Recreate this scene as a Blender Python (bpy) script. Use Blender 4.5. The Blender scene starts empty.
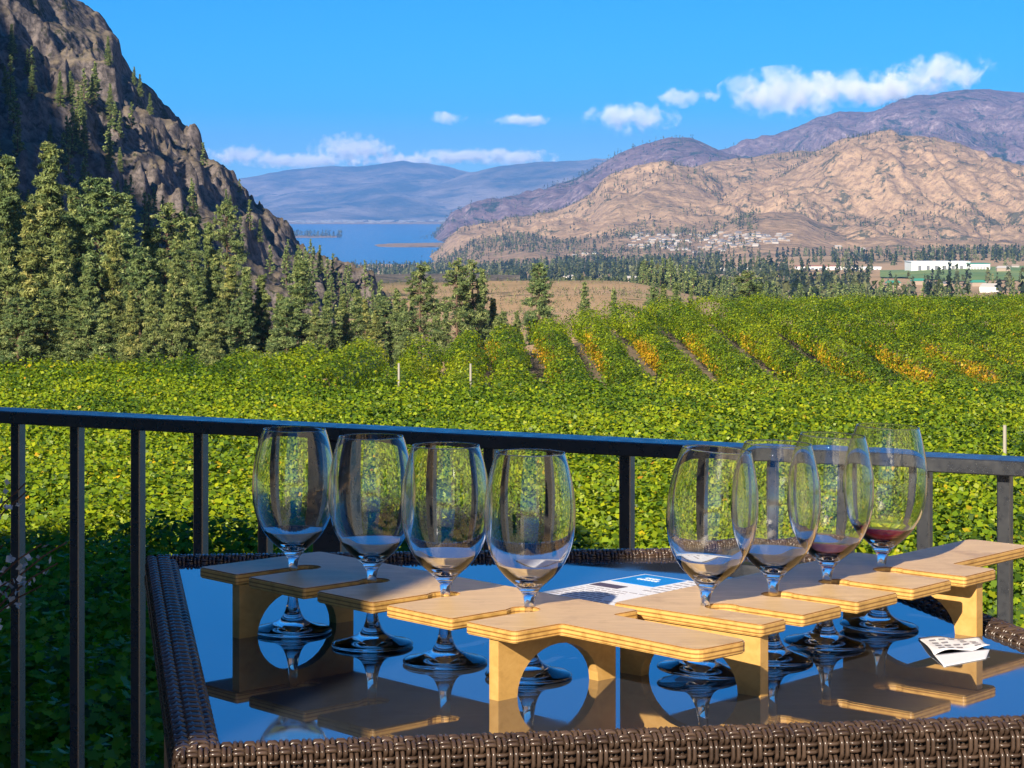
import bpy, bmesh, math, random
import numpy as np
from mathutils import Vector, Matrix

SC = bpy.context.scene
COL = SC.collection
R = math.radians
random.seed(7)
RNG = np.random.default_rng(11)

# ------------------------------------------------------------------ camera
F = 2240.0           # focal length in pixels of the 1024 wide frame
HZ = 208.0           # row of the horizon
CZ = 1.40            # eye above the deck boards
cam_d = bpy.data.cameras.new('camera')
cam = bpy.data.objects.new('camera', cam_d); COL.objects.link(cam)
cam.location = (0, 0, CZ); cam.rotation_euler = (R(90), 0, 0)
cam_d.sensor_width = 36.0; cam_d.lens = 36.0 * F / 1024
cam_d.shift_y = -(384 - HZ) / 1024
cam_d.clip_start = 0.05; cam_d.clip_end = 90000
SC.camera = cam

# ------------------------------------------------------------------ sky and sun
SUN_EL = R(28)
SUN_DIR = Vector((-0.38, -0.925, 0)).normalized()       # horizontally, towards the sun
to_sun = Vector((SUN_DIR.x * math.cos(SUN_EL), SUN_DIR.y * math.cos(SUN_EL), math.sin(SUN_EL)))
w = bpy.data.worlds.new('World'); SC.world = w; w.use_nodes = True
nt = w.node_tree; nt.nodes.clear()
sky = nt.nodes.new('ShaderNodeTexSky'); sky.sky_type = 'NISHITA'; sky.sun_disc = False
sky.sun_elevation = SUN_EL
sky.sun_rotation = math.atan2(SUN_DIR.x, SUN_DIR.y)
sky.air_density = 0.8; sky.dust_density = 0.0; sky.ozone_density = 10.0; sky.altitude = 400
hs = nt.nodes.new('ShaderNodeHueSaturation'); hs.inputs['Saturation'].default_value = 1.5
hs.inputs['Hue'].default_value = 0.5
bg = nt.nodes.new('ShaderNodeBackground'); bg.inputs['Strength'].default_value = 0.064
ow = nt.nodes.new('ShaderNodeOutputWorld')
nt.links.new(sky.outputs[0], hs.inputs['Color']); nt.links.new(hs.outputs[0], bg.inputs['Color'])
nt.links.new(bg.outputs[0], ow.inputs['Surface'])
sl = bpy.data.lights.new('sun', 'SUN'); sl.energy = 4.8; sl.angle = R(0.5); sl.color = (1.0, 0.88, 0.70)
so = bpy.data.objects.new('sun', sl); COL.objects.link(so)
so.rotation_euler = (-to_sun).to_track_quat('-Z', 'Y').to_euler()

SC.view_settings.view_transform = 'Standard'; SC.view_settings.look = 'None'
SC.view_settings.gamma = 1; SC.view_settings.use_curve_mapping = False
SC.view_settings.exposure = 1.05
SC.cycles.use_denoising = True
SC.cycles.max_bounces = 10; SC.cycles.transparent_max_bounces = 24
SC.cycles.transmission_bounces = 16; SC.cycles.diffuse_bounces = 6; SC.cycles.max_bounces = 20; SC.cycles.volume_bounces = 6
SC.cycles.caustics_reflective = False; SC.cycles.caustics_refractive = True; SC.cycles.blur_glossy = 1.0; SC.cycles.sample_clamp_indirect = 4.0

# ------------------------------------------------------------------ helpers
def tag(o, label=None, cat=None, group=None, kind=None):
    if label: o['label'] = label
    if cat: o['category'] = cat
    if group: o['group'] = group
    if kind: o['kind'] = kind
    return o

def link(name, me, mat=None, parent=None):
    o = bpy.data.objects.new(name, me); COL.objects.link(o)
    if mat is not None and me is not None and len(me.materials) == 0: me.materials.append(mat)
    if parent is not None: o.parent = parent
    return o

def empty(name, loc=(0, 0, 0), rz=0.0):
    o = bpy.data.objects.new(name, None); COL.objects.link(o)
    o.location = loc; o.rotation_euler = (0, 0, rz); o.empty_display_size = 0.1
    return o

def npmesh(name, V, Fa, col=None, smooth=False):
    """V (n,3), Fa (m,k) equal sided faces, col (m,3) one colour per face"""
    V = np.asarray(V, np.float32); Fa = np.asarray(Fa, np.int32)
    me = bpy.data.meshes.new(name)
    m, k = Fa.shape
    me.vertices.add(len(V)); me.vertices.foreach_set('co', V.ravel())
    me.loops.add(m * k); me.loops.foreach_set('vertex_index', Fa.ravel())
    me.polygons.add(m)
    me.polygons.foreach_set('loop_start', np.arange(0, m * k, k, dtype=np.int32))
    me.polygons.foreach_set('loop_total', np.full(m, k, np.int32))
    if smooth: me.polygons.foreach_set('use_smooth', np.ones(m, bool))
    me.update(calc_edges=True)
    if col is not None:
        a = me.color_attributes.new('tone', 'FLOAT_COLOR', 'CORNER')
        c = np.ones((m, k, 4), np.float32); c[:, :, :3] = np.asarray(col, np.float32)[:, None, :]
        a.data.foreach_set('color', c.ravel())
    return me

def bm_mesh(name, bm, smooth=False):
    me = bpy.data.meshes.new(name); bm.to_mesh(me); bm.free()
    if smooth:
        for p in me.polygons: p.use_smooth = True
    return me

def add_box(bm, c, s, rz=0.0, M=None):
    r = bmesh.ops.create_cube(bm, size=1.0)
    m = Matrix.Translation(c) @ Matrix.Rotation(rz, 4, 'Z') @ Matrix.Diagonal((s[0], s[1], s[2], 1))
    if M is not None: m = M @ m
    bmesh.ops.transform(bm, matrix=m, verts=r['verts'])
    return r['verts']

def bevel_all(bm, w, seg=2):
    bmesh.ops.bevel(bm, geom=[e for e in bm.edges], offset=w, segments=seg, affect='EDGES', clamp_overlap=True)

def tube_mesh_data(paths, rad, nside=6):
    """paths: list of (n,3) arrays; rad scalar or list; returns V,F quads"""
    Vs, Fs = [], []; off = 0
    ang = np.linspace(0, 2 * np.pi, nside, endpoint=False)
    for q, P in enumerate(paths):
        P = np.asarray(P, float); n = len(P)
        T = np.gradient(P, axis=0); T /= (np.linalg.norm(T, axis=1)[:, None] + 1e-12)
        ref = np.array([0.31, 0.22, 0.93]) if abs(T[:, 2]).mean() < 0.8 else np.array([1.0, 0.1, 0.05])
        A = np.cross(T, ref); A /= np.linalg.norm(A, axis=1)[:, None]
        B = np.cross(T, A)
        r = rad[q] if isinstance(rad, (list, tuple)) else rad
        r = np.broadcast_to(np.asarray(r, float), (n,))
        ring = P[:, None, :] + r[:, None, None] * (np.cos(ang)[None, :, None] * A[:, None, :] + np.sin(ang)[None, :, None] * B[:, None, :])
        Vs.append(ring.reshape(-1, 3))
        i = np.arange(n - 1)[:, None] * nside; j = np.arange(nside)[None, :]; j2 = (j + 1) % nside
        Fs.append(np.stack([i + j, i + j2, i + nside + j2, i + nside + j], -1).reshape(-1, 4) + off)
        off += n * nside
    return np.concatenate(Vs), np.concatenate(Fs)

def copy_tree(o, parent=None):
    c = o.copy(); COL.objects.link(c); c.parent = parent
    for ch in list(o.children): copy_tree(ch, c)
    return c

# numpy value noise
def _h(ix, iy, s):
    n = (ix.astype(np.int64) * 374761393 + iy.astype(np.int64) * 668265263 + s * 1274126177) & 0x7fffffff
    n = ((n ^ (n >> 13)) * 1274126177) & 0x7fffffff
    n = ((n ^ (n >> 15)) * 2246822519) & 0x7fffffff
    return ((n ^ (n >> 16)) & 0xffff) / 65535.0
def vnoise(x, y, s=0):
    x = np.asarray(x, float); y = np.asarray(y, float)
    ix = np.floor(x); iy = np.floor(y); fx = x - ix; fy = y - iy
    fx = fx * fx * (3 - 2 * fx); fy = fy * fy * (3 - 2 * fy)
    ix = ix.astype(np.int64); iy = iy.astype(np.int64)
    a = _h(ix, iy, s); b = _h(ix + 1, iy, s); c = _h(ix, iy + 1, s); d = _h(ix + 1, iy + 1, s)
    return (a * (1 - fx) + b * fx) * (1 - fy) + (c * (1 - fx) + d * fx) * fy
def fbm(x, y, oct=5, s=0, ridge=False):
    v = 0; a = 1; t = 0
    for k in range(oct):
        n = vnoise(x * 2 ** k + 17.3 * k, y * 2 ** k - 9.1 * k, s + k)
        if ridge: n = 1 - abs(2 * n - 1)
        v = v + a * n; t += a; a *= 0.5
    return v / t

# ------------------------------------------------------------------ materials
def mat(name, col=(.5, .5, .5), rough=0.6, **kw):
    m = bpy.data.materials.new(name); m.use_nodes = True
    b = m.node_tree.nodes['Principled BSDF']
    b.inputs['Base Color'].default_value = (*col, 1); b.inputs['Roughness'].default_value = rough
    for k, v in kw.items(): b.inputs[k.replace('_', ' ')].default_value = v
    return m
def N(m, t, **kw):
    n = m.node_tree.nodes.new(t)
    for k, v in kw.items(): setattr(n, k, v)
    return n
def L(m, a, b): m.node_tree.links.new(a, b)
def noise(m, scale, detail=5, rough=.6, vec=None, dist=0):
    n = N(m, 'ShaderNodeTexNoise'); n.inputs['Scale'].default_value = scale
    n.inputs['Detail'].default_value = detail; n.inputs['Roughness'].default_value = rough
    n.inputs['Distortion'].default_value = dist
    if vec is None:
        tc = N(m, 'ShaderNodeTexCoord'); vec = tc.outputs['Object']
    L(m, vec, n.inputs['Vector']); return n
def ramp(m, src, stops):
    r = N(m, 'ShaderNodeValToRGB'); L(m, src, r.inputs['Fac'])
    e = r.color_ramp.elements
    while len(e) < len(stops): e.new(0.5)
    for q, (p, c) in zip(e, stops):
        q.position = p; q.color = (*c, 1) if len(c) == 3 else c
    return r
def mixc(m, fac, a, b, mode='MIX'):
    x = N(m, 'ShaderNodeMix', data_type='RGBA', blend_type=mode)
    if isinstance(fac, (int, float)): x.inputs[0].default_value = fac
    else: L(m, fac, x.inputs[0])
    for s, v in ((6, a), (7, b)):
        if isinstance(v, tuple): x.inputs[s].default_value = (*v, 1)
        else: L(m, v, x.inputs[s])
    return x.outputs[2]
def bump(m, src, strength=.3, dist=.01):
    b = N(m, 'ShaderNodeBump'); b.inputs['Strength'].default_value = strength; b.inputs['Distance'].default_value = dist
    L(m, src, b.inputs['Height']); L(m, b.outputs[0], m.node_tree.nodes['Principled BSDF'].inputs['Normal'])
def BS(m): return m.node_tree.nodes['Principled BSDF']

def leaf_mat(name, rough=.5, trans=.35, gain=1.0, spec=.3):
    m = bpy.data.materials.new(name); m.use_nodes = True
    b = BS(m); b.inputs['Roughness'].default_value = rough
    b.inputs['Specular IOR Level'].default_value = spec
    a = N(m, 'ShaderNodeAttribute', attribute_name='tone')
    L(m, a.outputs['Color'], b.inputs['Base Color'])
    t = N(m, 'ShaderNodeBsdfTranslucent'); L(m, a.outputs['Color'], t.inputs['Color'])
    mx = N(m, 'ShaderNodeMixShader'); mx.inputs[0].default_value = trans
    L(m, b.outputs[0], mx.inputs[1]); L(m, t.outputs[0], mx.inputs[2])
    L(m, mx.outputs[0], m.node_tree.nodes['Material Output'].inputs['Surface'])
    return m

M_vine = leaf_mat('vine_leaves', .45, .42)
M_needle = leaf_mat('pine_needles', .55, .2)
M_bark = mat('bark', (.10, .065, .045), .9)
nz = noise(M_bark, 6); L(M_bark, ramp(M_bark, nz.outputs[0], [(.35, (.05, .035, .025)), (.65, (.17, .10, .065))]).outputs[0], BS(M_bark).inputs['Base Color'])
M_metal = mat('black_rail_paint', (.02, .023, .03), .3, IOR=2.1)
nz = noise(M_metal, 60); L(M_metal, ramp(M_metal, nz.outputs[0], [(.3, (.22, .22, .22)), (.7, (.38, .38, .38))]).outputs[0], BS(M_metal).inputs['Roughness'])

# plywood: face veneer and layered edges chosen by the surface direction
M_ply = mat('birch_plywood', (.6, .4, .2), .42)
tc = N(M_ply, 'ShaderNodeTexCoord'); mp = N(M_ply, 'ShaderNodeMapping'); mp.inputs['Scale'].default_value = (3, 34, 34)
L(M_ply, tc.outputs['Object'], mp.inputs['Vector'])
g = noise(M_ply, 3.0, 6, .65, mp.outputs[0], .6)
face = ramp(M_ply, g.outputs[0], [(.25, (.47, .30, .13)), (.42, (.64, .43, .20)), (.5, (.57, .37, .16)), (.6, (.68, .46, .22)), (.75, (.60, .40, .18))])
sp = N(M_ply, 'ShaderNodeSeparateXYZ'); L(M_ply, tc.outputs['Object'], sp.inputs[0])
mm = N(M_ply, 'ShaderNodeMath', operation='MULTIPLY'); L(M_ply, sp.outputs[2], mm.inputs[0]); mm.inputs[1].default_value = 560
fr = N(M_ply, 'ShaderNodeMath', operation='PINGPONG'); L(M_ply, mm.outputs[0], fr.inputs[0]); fr.inputs[1].default_value = 1.0
edge = ramp(M_ply, fr.outputs[0], [(.25, (.68, .41, .12)), (.6, (.60, .35, .10)), (.8, (.33, .16, .04)), (1, (.24, .11, .03))])
ge = N(M_ply, 'ShaderNodeNewGeometry'); sn = N(M_ply, 'ShaderNodeSeparateXYZ'); L(M_ply, ge.outputs['Normal'], sn.inputs[0])
ab = N(M_ply, 'ShaderNodeMath', operation='ABSOLUTE'); L(M_ply, sn.outputs[2], ab.inputs[0])
st = N(M_ply, 'ShaderNodeMath', operation='LESS_THAN'); L(M_ply, ab.outputs[0], st.inputs[0]); st.inputs[1].default_value = .6
wear = noise(M_ply, 17, 6, .7); wr = ramp(M_ply, wear.outputs[0], [(.3, (.72, .66, .58)), (.48, (1, 1, 1)), (.8, (1, 1, 1))])
face2 = mixc(M_ply, 1.0, face.outputs[0], wr.outputs[0], 'MULTIPLY')
edn = noise(M_ply, 90, 3, .6); er = ramp(M_ply, edn.outputs[0], [(.3, (.7, .66, .6)), (.55, (1, 1, 1))]); edge2 = mixc(M_ply, 1.0, edge.outputs[0], er.outputs[0], 'MULTIPLY')
L(M_ply, mixc(M_ply, st.outputs[0], face2, edge2), BS(M_ply).inputs['Base Color'])
bump(M_ply, g.outputs[0], .12, .001)
M_plyleg = mat('birch_leg', (.58, .36, .15), .45)
tc = N(M_plyleg, 'ShaderNodeTexCoord'); mp = N(M_plyleg, 'ShaderNodeMapping'); mp.inputs['Scale'].default_value = (30, 6, 30)
L(M_plyleg, tc.outputs['Object'], mp.inputs['Vector'])
g = noise(M_plyleg, 3.0, 6, .65, mp.outputs[0], .6)
L(M_plyleg, ramp(M_plyleg, g.outputs[0], [(.25, (.44, .25, .07)), (.5, (.55, .32, .095)), (.75, (.62, .38, .13))]).outputs[0], BS(M_plyleg).inputs['Base Color'])

M_black = mat('black_table_glass', (.03, .036, .05), .015, IOR=5.5)
nz = noise(M_black, 9, 4); L(M_black, ramp(M_black, nz.outputs[0], [(.4, (.012, .012, .012)), (.55, (.03, .03, .03)), (.75, (.10, .10, .10))]).outputs[0], BS(M_black).inputs['Roughness'])
M_wick = mat('brown_wicker', (.05, .03, .022), .27)
nz = noise(M_wick, 45, 3); L(M_wick, ramp(M_wick, nz.outputs[0], [(.3, (.032, .020, .015)), (.7, (.085, .054, .038))]).outputs[0], BS(M_wick).inputs['Base Color'])
M_wickcore = mat('wicker_core', (.012, .008, .006), .8)

M_glass = bpy.data.materials.new('clear_glass'); M_glass.use_nodes = True
b = BS(M_glass); b.inputs['Base Color'].default_value = (1, 1, 1, 1); b.inputs['Roughness'].default_value = 0
b.inputs['Transmission Weight'].default_value = 1; b.inputs['IOR'].default_value = 1.5
def thin_glass(name, tint, edge):
    m = bpy.data.materials.new(name); m.use_nodes = True
    m.node_tree.nodes.remove(BS(m))
    t = N(m, 'ShaderNodeBsdfTransparent'); gl = N(m, 'ShaderNodeBsdfGlossy'); gl.inputs['Roughness'].default_value = .025
    lw = N(m, 'ShaderNodeLayerWeight'); lw.inputs['Blend'].default_value = .5
    r = ramp(m, lw.outputs['Facing'], [(0, tint), (.78, tint), (1, edge)])
    L(m, r.outputs[0], t.inputs['Color'])
    pw = N(m, 'ShaderNodeMath', operation='POWER'); L(m, lw.outputs['Facing'], pw.inputs[0]); pw.inputs[1].default_value = 2.8
    mu = N(m, 'ShaderNodeMath', operation='MULTIPLY_ADD', use_clamp=True); L(m, pw.outputs[0], mu.inputs[0]); mu.inputs[1].default_value = .8; mu.inputs[2].default_value = .032
    mx = N(m, 'ShaderNodeMixShader'); L(m, mu.outputs[0], mx.inputs[0]); L(m, t.outputs[0], mx.inputs[1]); L(m, gl.outputs[0], mx.inputs[2])
    L(m, mx.outputs[0], m.node_tree.nodes['Material Output'].inputs['Surface'])
    return m
M_bowl = thin_glass('thin_bowl_glass', (.99, .99, .992), (.55, .60, .58))
M_bowlglass = bpy.data.materials.new('bowl_glass'); M_bowlglass.use_nodes = True
_b = BS(M_bowlglass); _b.inputs['Base Color'].default_value = (.99, 1, .995, 1); _b.inputs['Roughness'].default_value = 0
_b.inputs['Transmission Weight'].default_value = 1; _b.inputs['IOR'].default_value = 1.5
_t = N(M_bowlglass, 'ShaderNodeBsdfTransparent'); _x = N(M_bowlglass, 'ShaderNodeMixShader'); _x.inputs[0].default_value = 0.0
L(M_bowlglass, _b.outputs[0], _x.inputs[1]); L(M_bowlglass, _t.outputs[0], _x.inputs[2]); L(M_bowlglass, _x.outputs[0], M_bowlglass.node_tree.nodes['Material Output'].inputs['Surface'])
M_wine = mat('red_wine_dregs', (.70, .03, .12), .05, Transmission_Weight=.5)
M_wine2 = mat('pale_rose_dregs', (.90, .32, .42), .05, Transmission_Weight=.6)

def ground_mat(name, stops, scale, shrub=None, shrub_scale=.05, rock=None, bumpd=2, rock_lim=(.75, .9), detail=8):
    m = mat(name, (.3, .2, .1), .95); BS(m).inputs['Specular IOR Level'].default_value = .1
    n1 = noise(m, scale, detail, .65)
    c = ramp(m, n1.outputs[0], stops).outputs[0]
    if rock:
        gg = N(m, 'ShaderNodeNewGeometry'); s = N(m, 'ShaderNodeSeparateXYZ'); L(m, gg.outputs['Normal'], s.inputs[0])
        n3 = noise(m, scale * 2.5, 6, .7)
        ad = N(m, 'ShaderNodeMath', operation='MULTIPLY_ADD'); L(m, n3.outputs[0], ad.inputs[0]); ad.inputs[1].default_value = .5
        L(m, s.outputs[2], ad.inputs[2])
        sub = N(m, 'ShaderNodeMath', operation='SUBTRACT'); L(m, ad.outputs[0], sub.inputs[0]); sub.inputs[1].default_value = .25
        rr = ramp(m, sub.outputs[0], [(rock_lim[0], (1, 1, 1)), (rock_lim[1], (0, 0, 0))])
        n4 = noise(m, scale * 6, 8, .75, None, .5)
        rc = ramp(m, n4.outputs[0], rock).outputs[0]
        c = mixc(m, rr.outputs[0], c, rc)
    if shrub:
        n2 = noise(m, shrub_scale, 4, .7); n5 = noise(m, scale * .8, 3, .5)
        mu = N(m, 'ShaderNodeMath', operation='MULTIPLY'); L(m, n2.outputs[0], mu.inputs[0]); L(m, n5.outputs[0], mu.inputs[1])
        rr = ramp(m, mu.outputs[0], [(.30, (0, 0, 0)), (.36, (1, 1, 1))])
        c = mixc(m, rr.outputs[0], c, shrub)
    L(m, c, BS(m).inputs['Base Color'])
    if rock:
        n6 = noise(m, scale * 3.5, 9, .62, None, .2); n6.noise_type = 'RIDGED_MULTIFRACTAL'
        ad2 = N(m, 'ShaderNodeMath', operation='MULTIPLY_ADD'); L(m, n6.outputs[0], ad2.inputs[0]); ad2.inputs[1].default_value = .35; L(m, n1.outputs[0], ad2.inputs[2])
        bump(m, ad2.outputs[0], .8, bumpd)
    else: bump(m, n1.outputs[0], .6, bumpd)
    return m

M_ground = ground_mat('valley_ground', [(.3, (.22, .17, .09)), (.45, (.42, .28, .15)), (.6, (.46, .31, .18)), (.75, (.30, .22, .12))], .006, (.06, .07, .03), .06, bumpd=.5)
M_soil = M_ground
M_gold = ground_mat('dry_golden_hill', [(.3, (.20, .13, .08)), (.45, (.34, .225, .135)), (.55, (.24, .165, .10)), (.7, (.38, .26, .16))], .012, (.10, .09, .055), .05,
                    rock=[(.3, (.06, .048, .042)), (.42, (.30, .20, .13)), (.58, (.48, .325, .195)), (.75, (.18, .13, .095))], bumpd=22, rock_lim=(.86, 1.02))
M_purp = ground_mat('burnt_mountain', [(.3, (.08, .052, .062)), (.5, (.17, .105, .115)), (.7, (.10, .078, .07))], .006, (.03, .04, .028), .02,
                    rock=[(.3, (.06, .045, .055)), (.5, (.19, .125, .135)), (.65, (.38, .29, .29))], bumpd=60, rock_lim=(.80, 1.0))
M_far = ground_mat('far_mountain', [(.38, (.02, .03, .03)), (.5, (.14, .11, .09)), (.62, (.28, .22, .19))], .0016, (.025, .035, .03), .004, bumpd=220)
M_rock = ground_mat('left_crag', [(.3, (.045, .045, .028)), (.45, (.12, .095, .07)), (.6, (.22, .18, .13)), (.75, (.06, .06, .035))], .06, (.03, .035, .02), .35,
                    rock=[(.3, (.018, .017, .019)), (.45, (.075, .065, .063)), (.6, (.19, .16, .15)), (.75, (.09, .08, .078))], bumpd=3, rock_lim=(.74, .96), detail=10)
M_water = mat('lake_water', (.012, .06, .16), .18)
nz = noise(M_water, .02, 4); bump(M_water, nz.outputs[0], .7, 1.2)

def pos(px, py, d):
    return Vector(((px - 512) * d / F, d, CZ - (py - HZ) * d / F))

# ------------------------------------------------------------------ terrain
TOPD = [0, 16, 30, 50, 80, 110, 150, 200, 235]
TOPZ = [-2.6, -3.05, -3.5, -4.0, -4.65, -4.98, -5.4, -6.35, -8.7]
TOPD2 = [0, 16, 30, 50, 80, 91, 100, 115, 130, 150, 172, 200, 235]
TOPZ2 = [-2.6, -3.05, -3.5, -4.0, -4.65, -6.0, -6.35, -5.85, -5.2, -4.58, -5.6, -7.6, -9.2]
def top_z(d, px=None):
    a = np.interp(d, TOPD, TOPZ)
    if px is None: return a
    k = np.clip((px - 330) / 110, 0, 1); k = k * k * (3 - 2 * k)
    return a * (1 - k) + np.interp(d, TOPD2, TOPZ2) * k
EPX = [-400, 0, 200, 300, 400, 480, 560, 640, 760, 1024, 1500]
EDD = [88, 90, 94, 102, 116, 127, 136, 148, 160, 170, 172]
def d_end(px): return np.interp(px, EPX, EDD)
SP = np.array([-900, 0, 200, 400, 600, 800, 1024, 1900.])
ZD = np.array([260, 400, 700, 900, 1250, 2000, 3000, 4400, 5500, 30000.])
ZT = np.array([
    [-14, -14, -15, -19, -18, -17, -17, -17],
    [-18, -20, -22, -27, -26, -24, -24, -24],
    [-26, -28, -30, -30, -27, -34, -34, -34],
    [-40, -40, -38, -29, -28.5, -44, -40, -40],
    [-70, -70, -68, -62, -58, -55, -52, -50],
    [-95, -95, -90, -80, -70, -64, -60, -58],
    [-105, -105, -104, -98, -80, -70, -67, -65],
    [-119, -119, -119, -112.5, -104, -85, -78, -75],
    [-125, -125, -125, -125, -120, -95, -88, -80],
    [-125, -125, -125, -125, -125, -110, -100, -90]])
def ground_z(x, d):
    x = np.asarray(x, float); d = np.asarray(d, float)
    px = 512 + F * x / np.maximum(d, 1)
    pxc = np.clip(px, SP[0], SP[-1])
    ip = np.clip(np.searchsorted(SP, pxc) - 1, 0, len(SP) - 2); fp = (pxc - SP[ip]) / (SP[ip + 1] - SP[ip])
    dc = np.clip(d, ZD[0], ZD[-1]); ld = np.log(dc); LD = np.log(ZD)
    jd = np.clip(np.searchsorted(LD, ld) - 1, 0, len(ZD) - 2); fd = (ld - LD[jd]) / (LD[jd + 1] - LD[jd])
    fd = fd * fd * (3 - 2 * fd)
    fps = fp * fp * (3 - 2 * fp)
    zt = (ZT[jd, ip] * (1 - fps) + ZT[jd, ip + 1] * fps) * (1 - fd) + (ZT[jd + 1, ip] * (1 - fps) + ZT[jd + 1, ip + 1] * fps) * fd
    zt = zt + (fbm(x / 60, d / 60, 4, 3) - .5) * np.clip((d - 230) / 400, 0, 1) * 5 * np.clip((5000 - d) / 1500, 0, 1)
    zv = top_z(np.minimum(d, 235), px) - 2.0
    de = d_end(px)
    t = np.clip((d - de - 2) / np.maximum((262 - de) * .45, 20), 0, 1); t = t * t * (3 - 2 * t)
    return zv * (1 - t) + zt * t

def polar_sheet(name, px0, px1, npx, ds, zf, m, kind='structure', smooth=True):
    P = np.linspace(px0, px1, npx); D = np.asarray(ds, float)
    PP, DD = np.meshgrid(P, D); X = (PP - 512) * DD / F; Z = zf(X, DD)
    V = np.stack([X, DD, Z], -1).reshape(-1, 3)
    a = np.arange(len(D) - 1)[:, None] * npx + np.arange(npx - 1)[None, :]
    Fa = np.stack([a, a + 1, a + npx + 1, a + npx], -1).reshape(-1, 4)
    o = link(name, npmesh(name, V, Fa, smooth=smooth), m); o['kind'] = kind
    return o
ds = np.concatenate([np.linspace(1.0, 90, 60), np.geomspace(91, 40000, 330)])
terr = polar_sheet('ground', -1500, 2500, 330, ds, ground_z, M_ground)
# ground behind and beside the camera
bm = bmesh.new(); add_box(bm, (0, -150, -9.0), (900, 302, 7.6)); o = link('ground_behind', bm_mesh('gb', bm), M_ground); o['kind'] = 'structure'

M_vsoil = mat('vineyard_soil', (.15, .11, .07), .95)
nz = noise(M_vsoil, .9, 7, .7); L(M_vsoil, ramp(M_vsoil, nz.outputs[0], [(.35, (.06, .075, .025)), (.47, (.13, .095, .06)), (.6, (.20, .145, .095)), (.72, (.09, .09, .035))]).outputs[0], BS(M_vsoil).inputs['Base Color'])
bump(M_vsoil, nz.outputs[0], .8, .08)
polar_sheet('vineyard_soil', -700, 1700, 200, np.linspace(8, 215, 180), lambda X, D: ground_z(X, D) + .03 - 1.5 * np.clip((D - d_end(512 + F * X / D) - 1) / 4, 0, 1), M_vsoil)
lk = polar_sheet('lake', -1200, 1500, 60, np.geomspace(3600, 45000, 40), lambda X, D: X * 0 - 114.0, M_water)

def ridge_z(px, d, crest, Dc, Df, zf, Db, prof, amp, scale, seed, low=False):
    cx = np.array([c[0] for c in crest]); cy = np.array([c[1] for c in crest])
    wob = (fbm(px / 26., px * 0 + seed, 4, seed) - .5) * 5
    yc = np.interp(px, cx, cy) + wob
    Dcv = np.interp(px, *Dc) if isinstance(Dc, tuple) else Dc
    zc = CZ + (HZ - yc) * Dcv / F
    t = np.clip((d - Df) / (Dcv - Df), -.3, 1)
    s = np.where(t > 0, prof(np.clip(t, 0, 1)), 0 * t if low else t)
    if low: zc = np.maximum(zc, zf)
    z = zf + (zc - zf) * s
    tb = np.clip((d - Dcv) / (Db - Dcv), 0, 1)
    z = z * (1 - tb) + (zf - 20) * tb
    x = (px - 512) * d / F
    nse = (fbm(x / scale, d / scale, 7, seed, True) - .62)
    if low: amp = amp * np.clip((zc - zf) / 120, 0, 1)
    z = z + amp * nse * np.clip(t * 3, 0, 1) * np.clip((1 - t) * 5 + .10, 0, 1)
    return z

# golden hills: three ridges merged
def prof_round(t): return 1 - (1 - t) ** 1.6
def prof_lin(t): return t ** 1.15
def prof_cliff(t): return .38 * t + .62 / (1 + np.exp(-(t - .60) * 13)) 
G1 = [(300, 300), (380, 280), (410, 264), (436, 250), (448, 238), (460, 230), (480, 225), (510, 218), (545, 216), (570, 207), (590, 196), (605, 180), (625, 171), (645, 166), (668, 165), (690, 172), (720, 182), (760, 200), (900, 230), (1300, 260)]
G2 = [(300, 320), (480, 270), (600, 215), (660, 185), (690, 168), (712, 160), (740, 157), (775, 152), (800, 150), (820, 152), (850, 160), (1300, 200)]
G3 = [(300, 330), (500, 290), (600, 240), (700, 205), (770, 180), (800, 163), (815, 152), (832, 146), (850, 138), (870, 135), (895, 134), (915, 135), (935, 139), (960, 148), (985, 157), (1024, 165), (1100, 170), (1300, 180), (1800, 200)]
G4 = [(300, 330), (540, 300), (600, 270), (700, 240), (735, 222), (755, 213), (775, 211), (800, 214), (830, 226), (870, 240), (1300, 260)]
G5 = [(300, 300), (400, 280), (440, 258), (480, 243), (520, 236), (560, 240), (620, 232), (680, 226), (700, 230), (760, 250), (900, 262), (1300, 270)]
def gold_z(X, D):
    px = 512 + F * X / D
    zf = ground_z(X, D) - 6
    z = zf
    for (c, dc, df, db, pr, am, sc, sd) in ((G1, 5600, 4200, 7000, prof_round, 85, 300, 5), (G2, 6000, 4300, 7400, prof_lin, 90, 300, 8),
                                            (G3, 5500, 3500, 7600, prof_cliff, 75, 190, 12), (G4, 4300, 3650, 5000, prof_round, 25, 200, 15),
                                            (G5, 4700, 3700, 5600, prof_round, 40, 260, 19)):
        rz_ = ridge_z(px, D, c, dc, df, zf, db, pr, am, sc, sd, True)
        if sd in (12, 5, 8):
            tt = np.clip((D - df) / (dc - df), 0, 1); k = np.clip(tt * 3 - .6, 0, 1) * np.clip((1 - tt) * 4, 0, 1) * np.clip((px - 440) / 60, 0, 1)
            rz_ = rz_ + (58 if sd == 12 else 26) * (fbm(X / 75 + D / 500, D / 420, 6, sd + 3, True) - .62) * k
        z = np.maximum(z, rz_)
    return z
gh = polar_sheet('golden_hills', 330, 1500, 620, np.linspace(3450, 7500, 330), gold_z, M_gold)

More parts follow.
